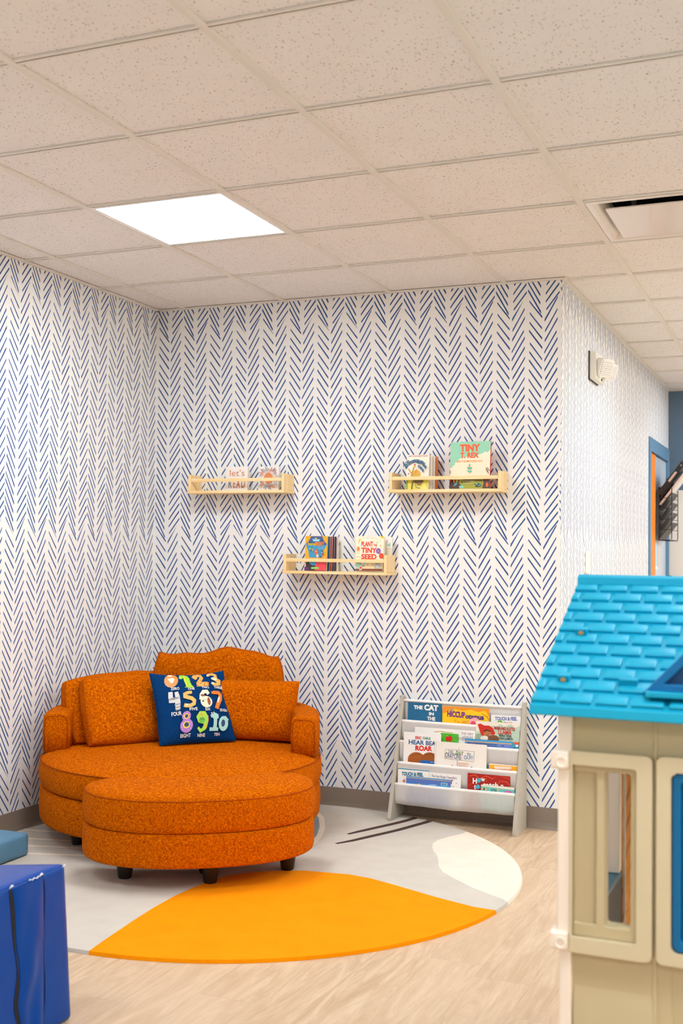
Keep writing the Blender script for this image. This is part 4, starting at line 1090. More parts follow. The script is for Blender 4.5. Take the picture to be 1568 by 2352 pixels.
rackbook(2, 0, [(815, 533), (1238, 566), (1230, 660), (815, 628)], 'light blue board book lying low before the hooded child book in the second pocket', (104, 140, 206),
         [('p', [(815, 533), (1238, 566), (1236, 584), (817, 552)], (60, 160, 214)), ('p', [(817, 552), (1236, 580), (1235, 590), (818, 562)], (210, 176, 130)), ('t', "What's your favorite color? The dog asked the whole", 836, 572, 1104, 596, (40, 44, 90), .01, 16), ('t', 'a crop of the hat', 1006, 598, 1104, 612, (40, 44, 90), .01, 6), ('e', 1154, 600, 14, 6, (120, 60, 150))], t=.006)
rackbook(2, 0, [(1240, 566), (1304, 572), (1304, 660), (1236, 655)], 'narrow orange and teal book at the right end of the second pocket', (70, 160, 190),
         [('p', [(1240, 566), (1304, 572), (1304, 590), (1262, 584)], (226, 90, 40)), ('e', 1285, 600, 14, 10, W_), ('e', 1262, 622, 16, 10, (40, 110, 150))], t=.005)
# --- third pocket
rackbook(3, 1, [(262, 482), (592, 488), (596, 770), (262, 740)], 'white book with red and blue title over a brown bear in the third pocket', W_,
         [('t', 'ERIC', 358, 516, 412, 542, (214, 60, 40), .05), ('t', 'CARLE', 424, 518, 495, 542, (36, 150, 120), .05), ('t', 'HEAR BEAR', 303, 552, 580, 592, (30, 96, 150), .03, 8), ('t', 'ROAR', 362, 598, 514, 646, (222, 40, 30), .05, 4),
          ('e', 372, 715, 72, 58, (174, 96, 34)), ('e', 490, 715, 72, 58, (160, 86, 30)), ('p', [(300, 715), (560, 715), (560, 768), (300, 742)], (168, 90, 32)), ('p', band([(330, 690), (400, 670), (430, 690)], 4), (120, 60, 20)), ('p', band([(450, 690), (500, 668), (540, 700)], 4), (120, 60, 20))], t=.006, round_=.004)
rackbook(3, 0, [(412, 728), (560, 742), (560, 775), (412, 762)], 'low blue book tucked before the bear book in the third pocket', (24, 104, 176), [('t', 'the', 505, 742, 530, 754, (160, 210, 240), .0)], t=.005)
rackbook(3, -.3, [(538, 553), (1004, 600), (1008, 806), (544, 770)], 'wide off white book with a hand lettered signboard in the third pocket', (244, 238, 228),
         [('p', [(548, 556), (553, 557), (558, 770), (553, 770)], (220, 212, 200)), *frame([(640, 628), (902, 655), (898, 745), (640, 715)], 2.2, (110, 96, 84)), ('p', band([(764, 640), (766, 618)], 3), (150, 140, 130)), ('p', band([(754, 730), (756, 786)], 3), (110, 96, 84)),
          ('t', 'THE', 668, 640, 714, 668, (96, 110, 120), .0), ('t', 'D', 742, 645, 760, 680, (40, 150, 60), .03), ('t', 'A', 764, 645, 784, 682, (120, 170, 40), .03), ('t', 'Y', 790, 652, 806, 684, (60, 70, 60), .02), ('t', 'the', 838, 658, 874, 690, (90, 150, 140), .0), ('t', 'CRAYONS', 642, 668, 790, 716, (70, 84, 130), .0, 20), ('t', 'QUIT', 814, 692, 894, 728, (50, 120, 180), .0, 8),
          *frame([(768, 752), (854, 762), (852, 794), (768, 786)], 2, (180, 150, 130)), ('t', 'by DREW', 772, 756, 848, 774, (230, 130, 60), .0, 6), ('t', 'DAYWALT', 778, 774, 846, 790, (230, 130, 60), .0, 6), ('e', 712, 780, 5, 6, (220, 40, 40)), ('e', 886, 795, 5, 7, (40, 40, 60))], t=.007)
rackbook(3, 1, [(1012, 772), (1034, 775), (1034, 830), (1012, 826)], 'narrow blue book showing beside the yellow one in the third pocket', (30, 124, 190), [], t=.005)
rackbook(3, 0, [(1030, 755), (1286, 785), (1286, 850), (1030, 820)], 'yellow book with white and red lettering at the right end of the third pocket', (250, 176, 16),
         [('p', [(1030, 755), (1286, 785), (1286, 792), (1030, 764)], W_), ('t', 'EEEEEEEEEEEK!', 1078, 786, 1232, 812, W_, .04, 12), ('t', 'Take a look if you dare', 1068, 806, 1242, 826, (200, 60, 20), .01, 14)], t=.006)
# --- bottom pocket
rackbook(4, 1, [(210, 795), (488, 830), (488, 960), (210, 930)], 'white board book with teal lettered blocks, leftmost in the bottom pocket', W_,
         [('p', [(210, 795), (488, 830), (488, 838), (210, 803)], (30, 150, 190)), ('t', 'TOUCH & FEEL', 246, 838, 440, 874, (30, 120, 150), .06, 18), ('e', 268, 915, 12, 14, (226, 120, 90))], t=.006, spine=(240, 210, 40), round_=.004)
rackbook(4, 1, [(490, 840), (772, 862), (778, 1000), (494, 975)], 'white rounded book with small violet title beside it in the bottom pocket', W_,
         [("t", "The Very Hungry Caterpillar's", 510, 868, 738, 900, (90, 70, 110), .01, 20), ('t', 'T', 676, 908, 706, 944, (140, 60, 140), .04), ('e', 736, 938, 4, 4, (60, 110, 180)), ('e', 710, 965, 5, 5, (240, 160, 60))], t=.006, round_=.008)
rackbook(4, 0, [(285, 872), (682, 910), (684, 985), (287, 945)], 'long blue board book with a label tab, front of the bottom pocket at left', (84, 120, 196),
         [('p', [(285, 872), (682, 910), (682, 918), (285, 880)], (50, 150, 200)), ('p', [(285, 880), (682, 918), (682, 924), (285, 886)], (214, 180, 136)), ('p', [(285, 930), (684, 966), (684, 985), (287, 945)], (70, 160, 220)), ('p', [(596, 930), (656, 937), (656, 964), (596, 957)], (150, 206, 226)), ('t', 'BLUE', 606, 940, 646, 955, (20, 50, 90), .03), ('e', 400, 945, 14, 6, (240, 200, 60)), ('e', 520, 955, 40, 8, (150, 200, 230))], t=.007, round_=.006)
rackbook(4, 1, [(830, 840), (1216, 880), (1222, 1030), (846, 992)], 'dark red book with white crooked title in the bottom pocket at right', (170, 24, 18),
         [('p', band([(850, 870), (900, 860), (940, 900), (1000, 870), (1060, 900), (1100, 860), (1210, 900)], 7), (236, 90, 30)), ('p', band([(850, 960), (890, 930), (880, 890)], 6), (226, 70, 24)), ('p', band([(1100, 960), (1130, 920), (1190, 930), (1215, 960)], 6), (236, 90, 30)), ('p', band([(1000, 870), (1010, 920), (980, 940)], 5), (226, 70, 24)),
          ('t', 'H', 884, 890, 922, 942, W_, .03), ('e', 940, 912, 17, 22, (70, 180, 210)), ('t', 'w', 956, 892, 994, 922, W_, .03), ('t', 'catch a', 976, 930, 1166, 985, W_, .02, 14), ('t', 't', 902, 950, 920, 992, W_, .03), ('e', 936, 970, 19, 20, (70, 180, 210))], t=.007)
rackbook(4, 0, [(958, 945), (1258, 982), (1260, 1030), (958, 1012)], 'small turquoise board book with a striped fish at the right front of the bottom pocket', (112, 200, 196),
         [('p', [(958, 945), (1258, 982), (1258, 1000), (958, 962)], (244, 230, 206)), ('t', 'LITTLE', 1070, 992, 1124, 1014, (40, 60, 60), .03, 4), ('e', 1136, 1000, 9, 7, (250, 190, 50)), ('e', 1000, 992, 26, 12, (250, 190, 40)), ('e', 996, 992, 8, 13, (24, 24, 30)), ('e', 1214, 1018, 30, 12, (206, 110, 170))], t=.007, round_=.004)

# ================================================================== PLAYHOUSE
M_tan = mat('tan_moulded_plastic', (200, 184, 144), .5, bump=(700, .06, .001))
M_tan2 = mat('sand_moulded_plastic', (214, 200, 164), .45, bump=(700, .06, .001))
M_cpost = mat('cream_moulded_plastic', (250, 236, 218), .45, bump=(500, .05, .001))
M_bp = mat('turquoise_moulded_plastic', (2, 160, 194), .5, bump=(900, .08, .0006), spec=.35)
M_bp2 = mat('blue_door_shaded_dormer_plastic', (0, 106, 160), .45, spec=.35)
M_recess_shade = mat('recess_shade_plastic', (0, 74, 124), .5)
EV = np.array([1.521, -.199, 1.012]); RG = np.array([1.521, .319, 1.262])
HX1 = 2.56; YWL = -.14; YRW = .78
ph_ = thing('playhouse', 'plastic playhouse with turquoise shingled roof, tan walls and blue door in the right foreground', 'playhouse', (2.04, .32, 0))
ho = Vector((2.04, .32, 0))
def hb(): 
    return MB()
def hbuild(b, name, m, parent=ph_, **kw):
    b.v = [(x-ho.x, y-ho.y, z-ho.z) for x, y, z in b.v]; return b.build(name, m, parent, **kw)
# roof: two slopes with raised shingles
sd = (RG-EV)/np.linalg.norm(RG-EV); nn = np.array([0, -sd[2], sd[1]]); LS = float(np.linalg.norm(RG-EV))
def RP(x, s, h): p = EV+sd*s+nn*h; return (EV[0]+x, p[1], p[2])
b = hb(); LXW = HX1-EV[0]
yc = RG[1]
prof = [(EV[1], EV[2]), (yc, RG[2]), (2*yc-EV[1], EV[2]), (2*yc-EV[1]+.004, EV[2]-.02), (2*yc-EV[1]-.03, EV[2]-.022), (yc, RG[2]-.045), (EV[1]+.03, EV[2]-.022), (EV[1]-.004, EV[2]-.02)]
b.prism(prof, 0, EV[0], HX1)
roof = hbuild(b, 'roof', M_bp, bevel=.003)
PER, TW = .0722, .0622
rs = random.Random(3)
for side in (0, 1):
    b = hb()
    for k in range(11):
        s0 = .010+.0497*k; s1 = s0+.0425
        off = (.0625 if k % 2 == 0 else .0283)-PER
        x = off
        while x < LXW:
            xa, xb = max(x, .0015), min(x+TW, LXW-.0015)
            if xb-xa > .006:
                c = .003; hb_, ht = .0085, .0035
                lo = [(xa, s0), (xb, s0), (xb, s1), (xa, s1)]
                hi = [(xa+c, s0+c, hb_), (xb-c, s0+c, hb_), (xb-c, s1-c, ht), (xa+c, s1-c, ht)]
                V_ = [RP(px, ps, -.001) for px, ps in lo]+[RP(px, ps, ph-.0022) for (px, ps), (_, _, ph) in zip(lo, hi)]+[RP(px, ps, ph) for px, ps, ph in hi]
                if side: V_ = [(vx_, 2*yc-vy_, vz_) for vx_, vy_, vz_ in V_]
                F_ = [(0, 1, 5, 4), (1, 2, 6, 5), (2, 3, 7, 6), (3, 0, 4, 7), (4, 5, 9, 8), (5, 6, 10, 9), (6, 7, 11, 10), (7, 4, 8, 11), (8, 9, 10, 11)]
                b.add(V_, F_)
            x += PER
    hbuild(b, 'shingles', M_bp, roof, smooth=True)
b = hb(); b.prism([(yc-.026, RG[2]-.012), (yc-.024, RG[2]+.006), (yc-.012, RG[2]+.012), (yc+.012, RG[2]+.012), (yc+.024, RG[2]+.006), (yc+.026, RG[2]-.012)], 0, EV[0]+.0, HX1)
hbuild(b, 'ridge_cap', M_bp, roof, bevel=.002)
M_bolt = mat('brass_bolt', (196, 158, 92), .35, metal=.6)
for x, s, wd, sl_ in ((.043, .287, .027, .031), (.042, .085, .026, .034), (.170, .083, .038, .026)):
    b = hb(); V_ = [RP(x, s, 0), RP(x+wd, s, 0), RP(x+wd, s+sl_, 0), RP(x, s+sl_, 0), RP(x, s, .021), RP(x+wd, s, .021), RP(x+wd, s+sl_, .009), RP(x, s+sl_, .009)]
    b.add(V_, [(3, 2, 1, 0), (4, 5, 6, 7), (0, 1, 5, 4), (1, 2, 6, 5), (2, 3, 7, 6), (3, 0, 4, 7)])
    tb = hbuild(b, 'roof_tab', M_bp, roof, bevel=.003)
    if wd < .03:
        c = RP(x+wd/2, s-.0005, .011); b = hb()
        rr = [[(c[0]+.0055*math.cos(2*PI*k/12), c[1]+dy, c[2]+.0045*math.sin(2*PI*k/12)) for k in range(12)] for dy in (.004, -.0025)]
        b.loops(rr); hbuild(b, 'bolt', M_bolt, tb)
# dormer gable
pL = on(1474, 1588, 1, -.168); pS = on(1568, 1497, 1, -.168)
slope = (pS[2]-pL[2])/(pS[0]-pL[0]); xap = 1.945; x0, z0 = pL[0], pL[2]-.004; zap = z0+slope*(xap-x0); x2 = 2*xap-x0
iL = on(1180+1350/3.92, 1300+1066/3.92, 1, -.168)
ix0, iz0 = iL[0], iL[2]; isl = slope*.96; izap = iz0+isl*(xap-ix0); ix2 = 2*xap-ix0
b = hb(); b.plate([(x0, z0), (x2, z0), (xap, zap)], [[(ix0, iz0), (ix2, iz0), (xap, izap)]], 1, -.168, -.145)
dm = hbuild(b, 'dormer', M_bp2, bevel=.003)  # same plastic as the roof; shade of the upright face painted as darker blue
b = hb(); b.prism([(x0+.006, z0), (x2-.006, z0), (xap, zap-.006)], 1, -.145, .22); hbuild(b, 'dormer_body', M_bp, dm)
b = hb(); b.box(x0+.008, -.186, z0-.006, x2-.008, -.16, z0+.006); hbuild(b, 'dormer_sill', M_bp, dm, bevel=.003)
b = hb(); b.prism([(ix0, iz0), (ix2, iz0), (xap, izap)], 1, -.1485, -.1452); hbuild(b, 'dormer_recess', M_recess_shade, dm)  # shade inside the recess put into its navy colour
# front wall with the window slot and the doorway
FX0, FX1 = 1.600, 2.52
slot = rrect(1.670, .565, 1.7185, .8745, .006); door_o = rrect(1.801, .05, 2.115, .888, .015)
b = hb(); b.plate([(FX0, 0), (FX1, 0), (FX1, 1.035), (FX0, 1.035)], [slot, door_o], 1, YWL, YWL+.025)
hbuild(b, 'front_wall', M_tan, bevel=.002)
b = hb(); b.plate(rrect(1.5985, .506, 1.7645, .917, .014, corners='bc'), [rrect(1.6035, .537, 1.7335, .889, .008, corners='bc')], 1, YWL-.024, YWL+.001)
wf = hbuild(b, 'window_surround', M_tan2, bevel=.005, seg=3)
b = hb(); b.plate([(1.6035, .537), (1.7335, .537), (1.7335, .889), (1.6035, .889)], [rrect(1.606, .564, 1.6505, .874, .004), rrect(1.668, .563, 1.7205, .8765, .006)], 1, YWL-.010, YWL+.001)
hbuild(b, 'window_insert', M_tan, wf, bevel=.003)
b = hb(); b.plate(rrect(1.7725, .45 if False else .506, 2.144, .919, .014), [rrect(1.801, .531, 2.115, .8885, .014)], 1, YWL-.024, YWL+.001)
df = hbuild(b, 'door_surround', M_tan2, bevel=.005, seg=3)
b = hb(); b.box(1.764, YWL-.004, .2, 1.7725, YWL+.002, 1.0); hbuild(b, 'wall_rib', M_tan, bevel=.002)
b = hb(); b.plate(rrect(1.803, .533, 2.112, .8865, .014), [rrect(1.820, .55, 2.095, .872, .01)], 1, YWL-.018, YWL+.012)
dl = hbuild(b, 'door_leaf', M_bp2, bevel=.003)
b = hb(); b.box(1.82, YWL-.006, .55, 2.095, YWL+.008, .872)
for k in range(5):
    b.box(1.826+k*.054, YWL-.011, .558, 1.826+k*.054+.046, YWL-.006, .864)
hbuild(b, 'door_panel', M_bp2, dl, bevel=.002)
b = hb(); b.plate([(1.801, .05), (2.115, .05), (2.115, .535), (1.801, .535)], [], 1, YWL+.003, YWL+.02); hbuild(b, 'lower_door_panel', M_tan)
b = hb(); b.prism([(YWL-.010, 0), (YWL-.010, .32), (YWL-.006, .40), (YWL+.001, .44), (YWL+.001, 0)], 0, 1.604, 1.765); hbuild(b, 'wall_skirt', M_tan, bevel=.002)
# side and rear walls
GY1 = YRW
b = hb(); b.plate([(YWL+.02, 0), (GY1, 0), (GY1, 1.035), (yc, 1.235), (YWL+.02, 1.035)], [[(.09, .02), (.545, .02), (.545, .93), (.09, .93)], [(.552, .06), (.70, .06), (.70, .93), (.552, .93)]], 0, 1.594, 1.600)
hbuild(b, 'side_wall', M_cpost)
b = hb(); b.plate([(YWL+.02, 0), (GY1, 0), (GY1, 1.035), (yc, 1.235), (YWL+.02, 1.035)], [[(.05, .05), (.6, .05), (.6, .95), (.05, .95)]], 0, FX1-.025, FX1); hbuild(b, 'side_wall', M_tan)
b = hb(); b.plate([(1.60, 0), (FX1-.025, 0), (FX1-.025, 1.035), (1.60, 1.035)], [[(1.66, .05), (2.44, .05), (2.44, .98), (1.66, .98)]], 1, GY1-.025, GY1); hbuild(b, 'rear_wall', M_tan)
M_amber = mat('amber_plastic', (222, 138, 16), .35)
b = hb(); b.box(1.586, .553, .062, 1.592, .699, .928)
for k in range(12):
    z = .08+k*.07; b.add([(1.592, .553, z), (1.592, .699, z+.05), (1.592, .699, z+.07), (1.592, .553, z+.02), (1.598, .553, z+.004), (1.598, .699, z+.054), (1.598, .699, z+.066), (1.598, .553, z+.016)], [(0, 1, 5, 4), (1, 2, 6, 5), (2, 3, 7, 6), (3, 0, 4, 7), (4, 5, 6, 7)])
hbuild(b, 'side_shutter', M_amber)
# cream corner post with its two knuckles
b = hb(); b.box(1.5725, YWL-.020, .53, 1.6015, YWL+.03, .995); b.box(1.5765, YWL-.016, 0, 1.6015, YWL+.03, .53)
cp = hbuild(b, 'corner_post', M_cpost, bevel=.004)
for z0_, z1_ in ((.880, .916), (.511, .546)):
    b = hb(); b.box(1.5595, YWL-.034, z0_, 1.597, YWL+.02, z1_)
    kn = hbuild(b, 'knuckle', M_cpost, cp, bevel=.005, seg=3)
    b = hb(); rr = [[(1.583+r*math.cos(2*PI*k/18), YWL-.034-h_, z0_+.015+r*math.sin(2*PI*k/18)) for k in range(18)] for r, h_ in ((.0135, -.002), (.0125, .003), (.009, .0035), (.008, .0005), (.002, .0005))]
    b.loops(rr, True, False, True); hbuild(b, 'round_boss', M_cpost, kn, smooth=True)

# counter unit standing outside the playhouse's side opening, seen through the slot
M_teal = mat('teal_laminate', (44, 100, 122), .4); M_ink = mat('black_navy_panel', (8, 14, 22), .5)
cu_ = thing('play_counter', 'low black counter with teal top and cream upright, glimpsed through the playhouse window slot', 'counter', (1.555, .40, 0))
b = MB(); b.box(-.012, -.29, .484, .0382, .14, .5); b.build('counter_top', M_teal, cu_, bevel=.003)
b = MB(); b.box(-.010, -.288, 0, .0375, .138, .484); b.build('counter_body', M_ink, cu_)
b = MB(); b.box(.002, .10, .5002, .037, .139, .96); b.build('upright', M_cpost, cu_, bevel=.002)

# ================================================================== FOAM PLAY BLOCKS
def puff(x0, y0, x1, y1, z0, z1, bt, bs, r, n=20, wr=.0, seed=0, lean=(0, 0), slope=0.):
    """padded block: rounded box with bulging faces"""
    b = MB(); so = Vector((seed*1.3, seed*.7, 0)); cx, cy, cz = (x0+x1)/2, (y0+y1)/2, (z0+z1)/2; hx, hy, hz = (x1-x0)/2, (y1-y0)/2, (z1-z0)/2
    def F(u, v, w):
        # u,v,w in -1..1 on the cube surface
        k = []
        P = Vector((u*hx, v*hy, w*hz))
        Q = Vector((max(-hx+r, min(hx-r, P.x)), max(-hy+r, min(hy-r, P.y)), max(-hz+r, min(hz-r, P.z))))
        D = P-Q
        if D.length > 1e-9: P = Q+D.normalized()*r
        bl = lambda a, c: max(0, 1-a*a)*max(0, 1-c*c)
        if w > .999: P.z += bt*bl(u, v)**.7
        if abs(u) > .999: P.x += math.copysign(bs, u)*bl(v, w)**.7
        if abs(v) > .999: P.y += math.copysign(bs, v)*bl(u, w)**.7
        q = Vector((P.x*7, P.y*7, P.z*5))+so
        nz = noise.noise(q)*wr+noise.noise(q*2.7)*wr*.5
        if abs(u) > .999: P.x += nz*bl(v, w)**.3
        elif abs(v) > .999: P.y += nz*bl(u, w)**.3
        elif w > .999: P.z += nz*bl(u, v)**.3
        s = (P.z+hz)/(2*hz)
        P.z -= slope*(hx-P.x)*s
        return (cx+P.x+lean[0]*(1-s), cy+P.y+lean[1]*(1-s), cz+P.z)
    g = [math.sin(PI/2*(-1+2*i/n)) for i in range(n+1)]
    for ax in range(3):
        for sg in (-1, 1):
            pts = []
            for a in g:
                for c in g:
                    t3 = [0, 0, 0]; t3[ax] = sg; t3[(ax+1) % 3] = a; t3[(ax+2) % 3] = c; pts.append(F(*t3))
            fs = [(i*(n+1)+j, i*(n+1)+j+1, (i+1)*(n+1)+j+1, (i+1)*(n+1)+j) for i in range(n) for j in range(n)]
            b.add(pts, fs)
    return b, F
M_vinyl = mat('royal_blue_vinyl', (0, 66, 152), .3, vary=(6, .08), bump=(9, .3, .010), spec=.15)
M_thread = mat('white_thread', (228, 232, 240), .7); M_zip = mat('black_zip_gap', (6, 6, 10), .7)
bx0, by0, bx1, by1, bz = -.50, -.62, .116, .165, .44
bb = thing('foam_wedge', 'large glossy royal blue vinyl foam wedge with a split seam in the left foreground', 'foam wedge', (-.2, -.2, 0))
off = Vector((-.2, -.2, 0))
b, Fp = puff(bx0, by0, bx1, by1, .0005, bz, .012, .008, .014, 26, .004, 4, lean=(.012, .03), slope=.135)
b.v = [(x-off.x, y-off.y, z) for x, y, z in b.v]
cov = b.build('vinyl_cover', M_vinyl, bb, smooth='all')
def side_pt(y, z, out=0.):
    v = (y-(by0+by1)/2)/((by1-by0)/2); w = z/(bz/2)-1
    # undo lean in y
    s = z/bz; v = (y-.03*(1-s)-(by0+by1)/2)/((by1-by0)/2)
    p = Fp(1., max(-1, min(1, v)), max(-1, min(1, w))); return (p[0]+out-off.x, p[1]-off.y, p[2])
b = MB(); N = 28; L = []
for k in range(N+1):
    z = .425*(1-k/N)+.004; yy = -.078+.035*(k/N)+.010*math.sin(k*.55)*(k/N)
    wdt = .0055+.003*math.sin(k*.4)
    L.append([side_pt(yy-wdt, z, .0015), side_pt(yy+wdt, z, .0015), side_pt(yy+wdt, z, -.004), side_pt(yy-wdt, z, -.004)])
b.loops(L, True); b.build('zip_gap', M_zip, cov)
b = MB(); L = []
for k in range(N+1):
    z = .425*(1-k/N)+.004; yl = -.070+.035*(k/N)+.010*math.sin(k*.55)*(k/N); row = []
    for j in range(11):
        f = j/10; y = yl+(.058-yl)*f; bul = .006*math.sin(PI*f)**.6+.004*math.sin(7*f+k*.35)*math.sin(PI*f)*(.3+k/N)
        row.append(side_pt(y, z, .002+max(0, bul)))
    L.append(row)
b.loops(L, False, False, False); b.build('cover_flap', M_vinyl, cov, smooth='all')
b = MB(); b.tube([side_pt(.060+.004*math.sin(k*.4), .43*(1-k/N)+.004, .002) for k in range(N+1)], .0022, 6); b.build('stitched_seam', mat('dark_blue_seam', (4, 46, 116), .4), cov, smooth='all')
b = MB(); b.tube([Vector(side_pt(.155-.7*k/20, bz-.002, -.002)) for k in range(21)], .003, 6); b.build('top_piping', M_vinyl, cov, smooth='all')
for y, r in ((-.072, .003), (.052, .0035), (.157, .002)):
    b = MB(); c = Vector(side_pt(y, bz-.004, .003)); b.tube([c+Vector((0, -.008, -.002)), c+Vector((.002, 0, .004)), c+Vector((0, .008, .001))], [r*.4, r, r*.4], 6); b.build('loose_thread', M_thread, cov, smooth='all')
b = MB(); b.tube([Vector(side_pt(.0+.045*k/8, bz-.006+.003*math.sin(k*2.), .003)) for k in range(9)], .0016, 5)
b.build('loose_thread', M_thread, cov, smooth='all')
M_lb = mat('pale_blue_vinyl', (90, 138, 168), .5, vary=(5, .06), bump=(8, .2, .01))
b, _ = puff(-1.372, .86, -1.062, 1.535, RUGZ+.0004, .108, .004, .004, .014, 16, .002, 9)
fm = b.build('foam_mat', M_lb, None, smooth='all')
tag(fm, 'low pale blue foam slab on the rug by the left wall', 'foam mat')

# ================================================================== CORRIDOR FITTINGS
M_emw = mat('ivory_lamp_plastic', (244, 240, 226), .45); M_lens = mat('ribbed_clear_lens', (236, 232, 224), .25, bump=(120, .6, .004))
ey, ez = 3.84, 2.355
em = thing('emergency_light', 'white twin head emergency light fixed high on the papered corridor wall', 'emergency light', (XR, ey, ez))
b = MB(); b.box(.0002, -.135, -.078, .006, .13, .078); b.build('back_plate', mat('dark_gasket', (66, 66, 66), .6), em)
b = MB(); b.prism(rrect(-.132, -.075, .135, .075, .012), 0, .006, .042); b.build('housing', M_emw, em, bevel=.005, seg=3)
for yy, tilt, sz in ((-.062, .55, .054), (.085, .45, .05)):
    hd = MB(); rr = []
    for h_, s in ((0, .72), (.012, .95), (.045, 1.), (.05, .96)):
        rr.append([(h_, p[0]*s, p[1]*s) for p in rrect(-sz, -sz*.95, sz, sz*.95, .022, 5)])
    hd.loops(rr)
    M = Matrix.Translation((.05, yy, .0))@Matrix.Rotation(-tilt, 4, 'Z')@Matrix.Rotation(.35, 4, 'Y')
    hd.v = [tuple(M@Vector(p)) for p in hd.v]; h = hd.build('lamp_head', M_emw, em, smooth=True)
    ln = MB(); rr = []
    for k in range(9):
        for dh in (.0, .004):
            pass
    for k in range(8):
        z0_ = -sz*.78+k*sz*1.56/8
        ln.box(.049, -sz*.8, z0_, .054, sz*.8, z0_+sz*1.56/8-.002)
    ln.v = [tuple(M@Vector(p)) for p in ln.v]; ln.build('lens', M_lens, h, bevel=.0015)
b = MB(); b.box(.042, -.02, -.066, .0435, -.012, -.06); b.build('indicator', mat('green_indicator', (70, 230, 150), .4, emit=1.5), em)
b = MB(); b.box(.042, .02, -.068, .046, .03, -.056); b.build('test_button', mat('black_button', (20, 20, 20), .5), em)

wp = MB(); wp.prism(rrect(-.06, -.06, .06, .06, .006), 0, .0003, .006); w_ = wp.build('wall_plate', M_emw, None, bevel=.002, loc=(XR, 3.70, 1.285))
tag(w_, 'small white wall plate on the corridor wall just above the playhouse roof ridge', 'wall plate')

# paper sheet on the door glass
b = MB(); b.box(0, -.09, -.11, .0008, .09, .11, 0); b.box(.0008, -.075, -.09, .0010, .05, .09, 1); b.box(.0008, .055, -.1, .0010, .085, .1, 2)
ps = b.build('paper_notice', [mat('notice_paper', (236, 238, 238), .7), mat('notice_blue', (178, 216, 230), .7), mat('notice_orange', (236, 150, 110), .7)], None, loc=(XR-.0118, 6.53, 1.335))
tag(ps, 'pale blue paper notice with orange edge on the door glass below the file rack', 'notice')

# wire file rack with tilted pockets
M_wire = mat('black_wire', (26, 26, 28), .4)
fy0, fy1, fz0, fz1 = 6.42, 6.80, 1.445, 1.845
fr_ = thing('wall_file_rack', 'black wire wall file rack with tilted pockets hung on the orange door', 'file rack', (XR+.013, (fy0+fy1)/2, fz0))
hy = (fy1-fy0)/2; hz_ = fz1-fz0
b = MB()
for s in (-1, 1):
    y = s*hy; b.tube([(.004, y, 0), (.004, y, hz_), (.02, y, hz_+.004), (.085, y, hz_+.004), (.1, y, hz_-.012), (.1, y, .012), (.088, y, 0), (.004, y, 0)], .0034, 6)
    for k in range(1, 5): b.tube([(.004, y, hz_*k/5), (.1, y, hz_*k/5)], .002, 5)
for x in (.004, .1):
    for z in (0, hz_): b.tube([(x, -hy, z), (x, hy, z)], .0034, 6)
b.box(.0, -hy, .0, .003, hy, hz_)
b.build('wire_frame', M_wire, fr_, smooth=True)
dirx, dirz = .60, .80
for k in range(5):
    z = .012+.075*k; b = MB(); Ln = .155
    p = [(.006, z), (.010, z-.004), (.010+dirx*Ln, z+dirz*Ln-.004), (.006+dirx*Ln, z+dirz*Ln)]
    b.prism([(p[0][0], p[0][1]), (p[1][0], p[1][1]), (p[2][0], p[2][1]), (p[3][0], p[3][1])], 1, -hy+.006, hy-.006)
    b.build('pocket', M_wire, fr_)
def leaning(name, label, cat, k, y0, y1, s0, L, th, m, up=.004, extra=None):
    z = .012+.075*k+fz0; b = MB(); nx, nz = -dirz, dirx
    a0 = (XR+.013+.010+dirx*s0+nx*up, z+dirz*s0+nz*up+.006); a1 = (a0[0]+dirx*L, a0[1]+dirz*L)
    b.prism([a0, a1, (a1[0]+nx*th, a1[1]+nz*th), (a0[0]+nx*th, a0[1]+nz*th)], 1, y0, y1)
    bm_ = b; cxm = sum(v[0] for v in b.v)/8; 
    o = b.build(name, m, None, bevel=.001); tag(o, label, cat)
    return o, a0, (nx, nz), th
M_bind = mat('black_binder_vinyl', (34, 33, 34), .4); M_paper = mat('white_paper_stack', (232, 228, 220), .7)
o, a0, n2, th = leaning('ring_binder', 'black ring binder sticking up out of the top pocket of the wall file rack', 'binder', 4, fy0+.012, fy0+.25, .02, .30, .036, M_bind)
b = MB(); q0 = (a0[0]+dirx*.12, a0[1]+dirz*.12)
b.add([(q0[0]+n2[0]*t_+dirx*s, fy0+.0112, q0[1]+n2[1]*t_+dirz*s) for s, t_ in ((0, .009), (.09, .009), (.09, .026), (0, .026))], [(0, 1, 2, 3)])
b.build('spine_label', mat('binder_label', (206, 196, 186), .6), o)
b = MB(); b.add([(a0[0]+n2[0]*.018+dirx*s, fy0+.0112, a0[1]+n2[1]*.018+dirz*s) for s in (.018,)]+[], [])
rr = []
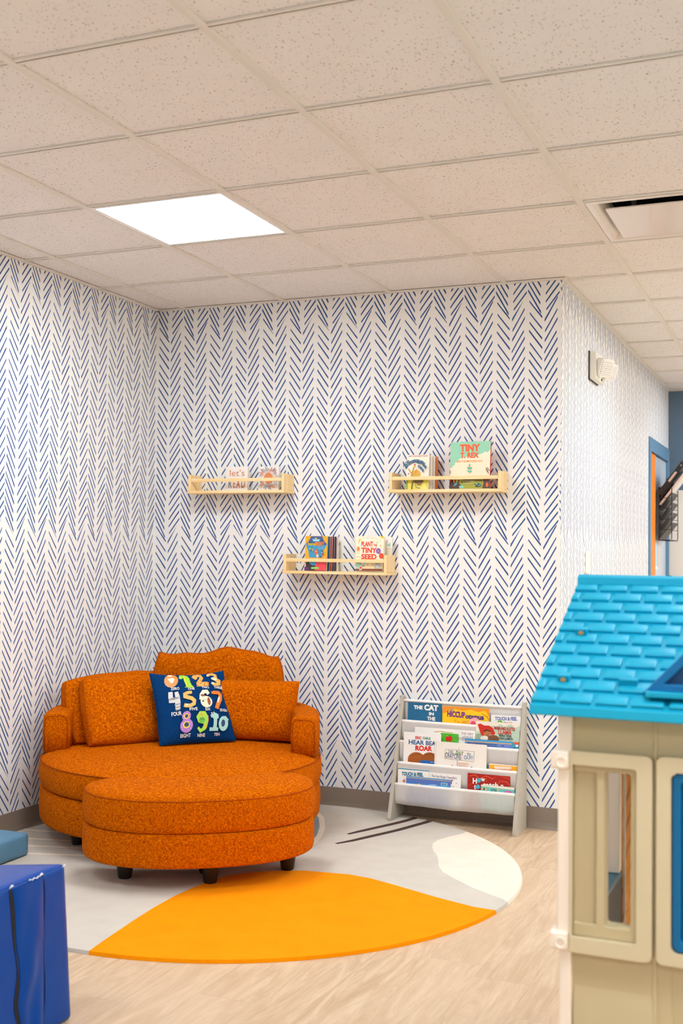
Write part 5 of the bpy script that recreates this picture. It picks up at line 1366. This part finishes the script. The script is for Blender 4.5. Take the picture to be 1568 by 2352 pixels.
for rad in (.007, .004): rr.append([(a0[0]+n2[0]*.018+dirx*.27+rad*math.cos(2*PI*i/12), fy0+.0110, a0[1]+n2[1]*.018+dirz*.27+rad*math.sin(2*PI*i/12)) for i in range(12)])
b = MB(); b.loops(rr, True, False, False); b.build('finger_ring', mat('binder_ring', (190, 190, 190), .3, metal=.9), o)
leaning('paper_stack', 'stack of white papers jutting from the file rack just below the black binder', 'papers', 3, fy0+.02, fy0+.24, .02, .29, .018, M_paper)
leaning('paper_stack', 'upper white paper folder leaning behind the black binder in the file rack', 'papers', 4, fy0+.26, fy0+.36, .02, .27, .014, M_paper)

# ================================================================== LIGHT AND CAMERA
def area(name, loc, rot, sx, sy, e, c=(1, 1, 1)):
    l = bpy.data.lights.new(name, 'AREA'); l.shape = 'RECTANGLE'; l.size = sx; l.size_y = sy; l.energy = e; l.color = c
    o = bpy.data.objects.new(name, l); COL.objects.link(o); o.location = loc; o.rotation_euler = rot; return o
area('added_fill_light', ((WX0+WX1)/2, Y0-.16, (WZ0+WZ1)/2), (PI/2, 0, 0), WX1-WX0, WZ1-WZ0, 12, (.95, .98, 1))  # unseen fill lamp in the added window opening, to brighten the ceiling
w = bpy.data.worlds.new('world'); S.world = w; w.use_nodes = True
w.node_tree.nodes['Background'].inputs[0].default_value = (.8, .86, 1, 1); w.node_tree.nodes['Background'].inputs[1].default_value = .4

cd = bpy.data.cameras.new('camera'); co = bpy.data.objects.new('camera', cd); COL.objects.link(co)
cd.sensor_fit = 'VERTICAL'; cd.sensor_height = 36; cd.sensor_width = 24; cd.lens = FPX/2352*36
cd.clip_start = .05; cd.clip_end = 60
co.matrix_world = Matrix((( _r[0], _u[0], -_f[0], CAM[0]), (_r[1], _u[1], -_f[1], CAM[1]), (_r[2], _u[2], -_f[2], CAM[2]), (0, 0, 0, 1)))
cd.dof.use_dof = True; cd.dof.focus_distance = 5.5; cd.dof.aperture_fstop = 4.0
S.camera = co
S.view_settings.view_transform = 'Standard'; S.view_settings.look = 'None'; S.view_settings.gamma = 1
S.view_settings.use_curve_mapping = False
S.view_settings.exposure = 0.06
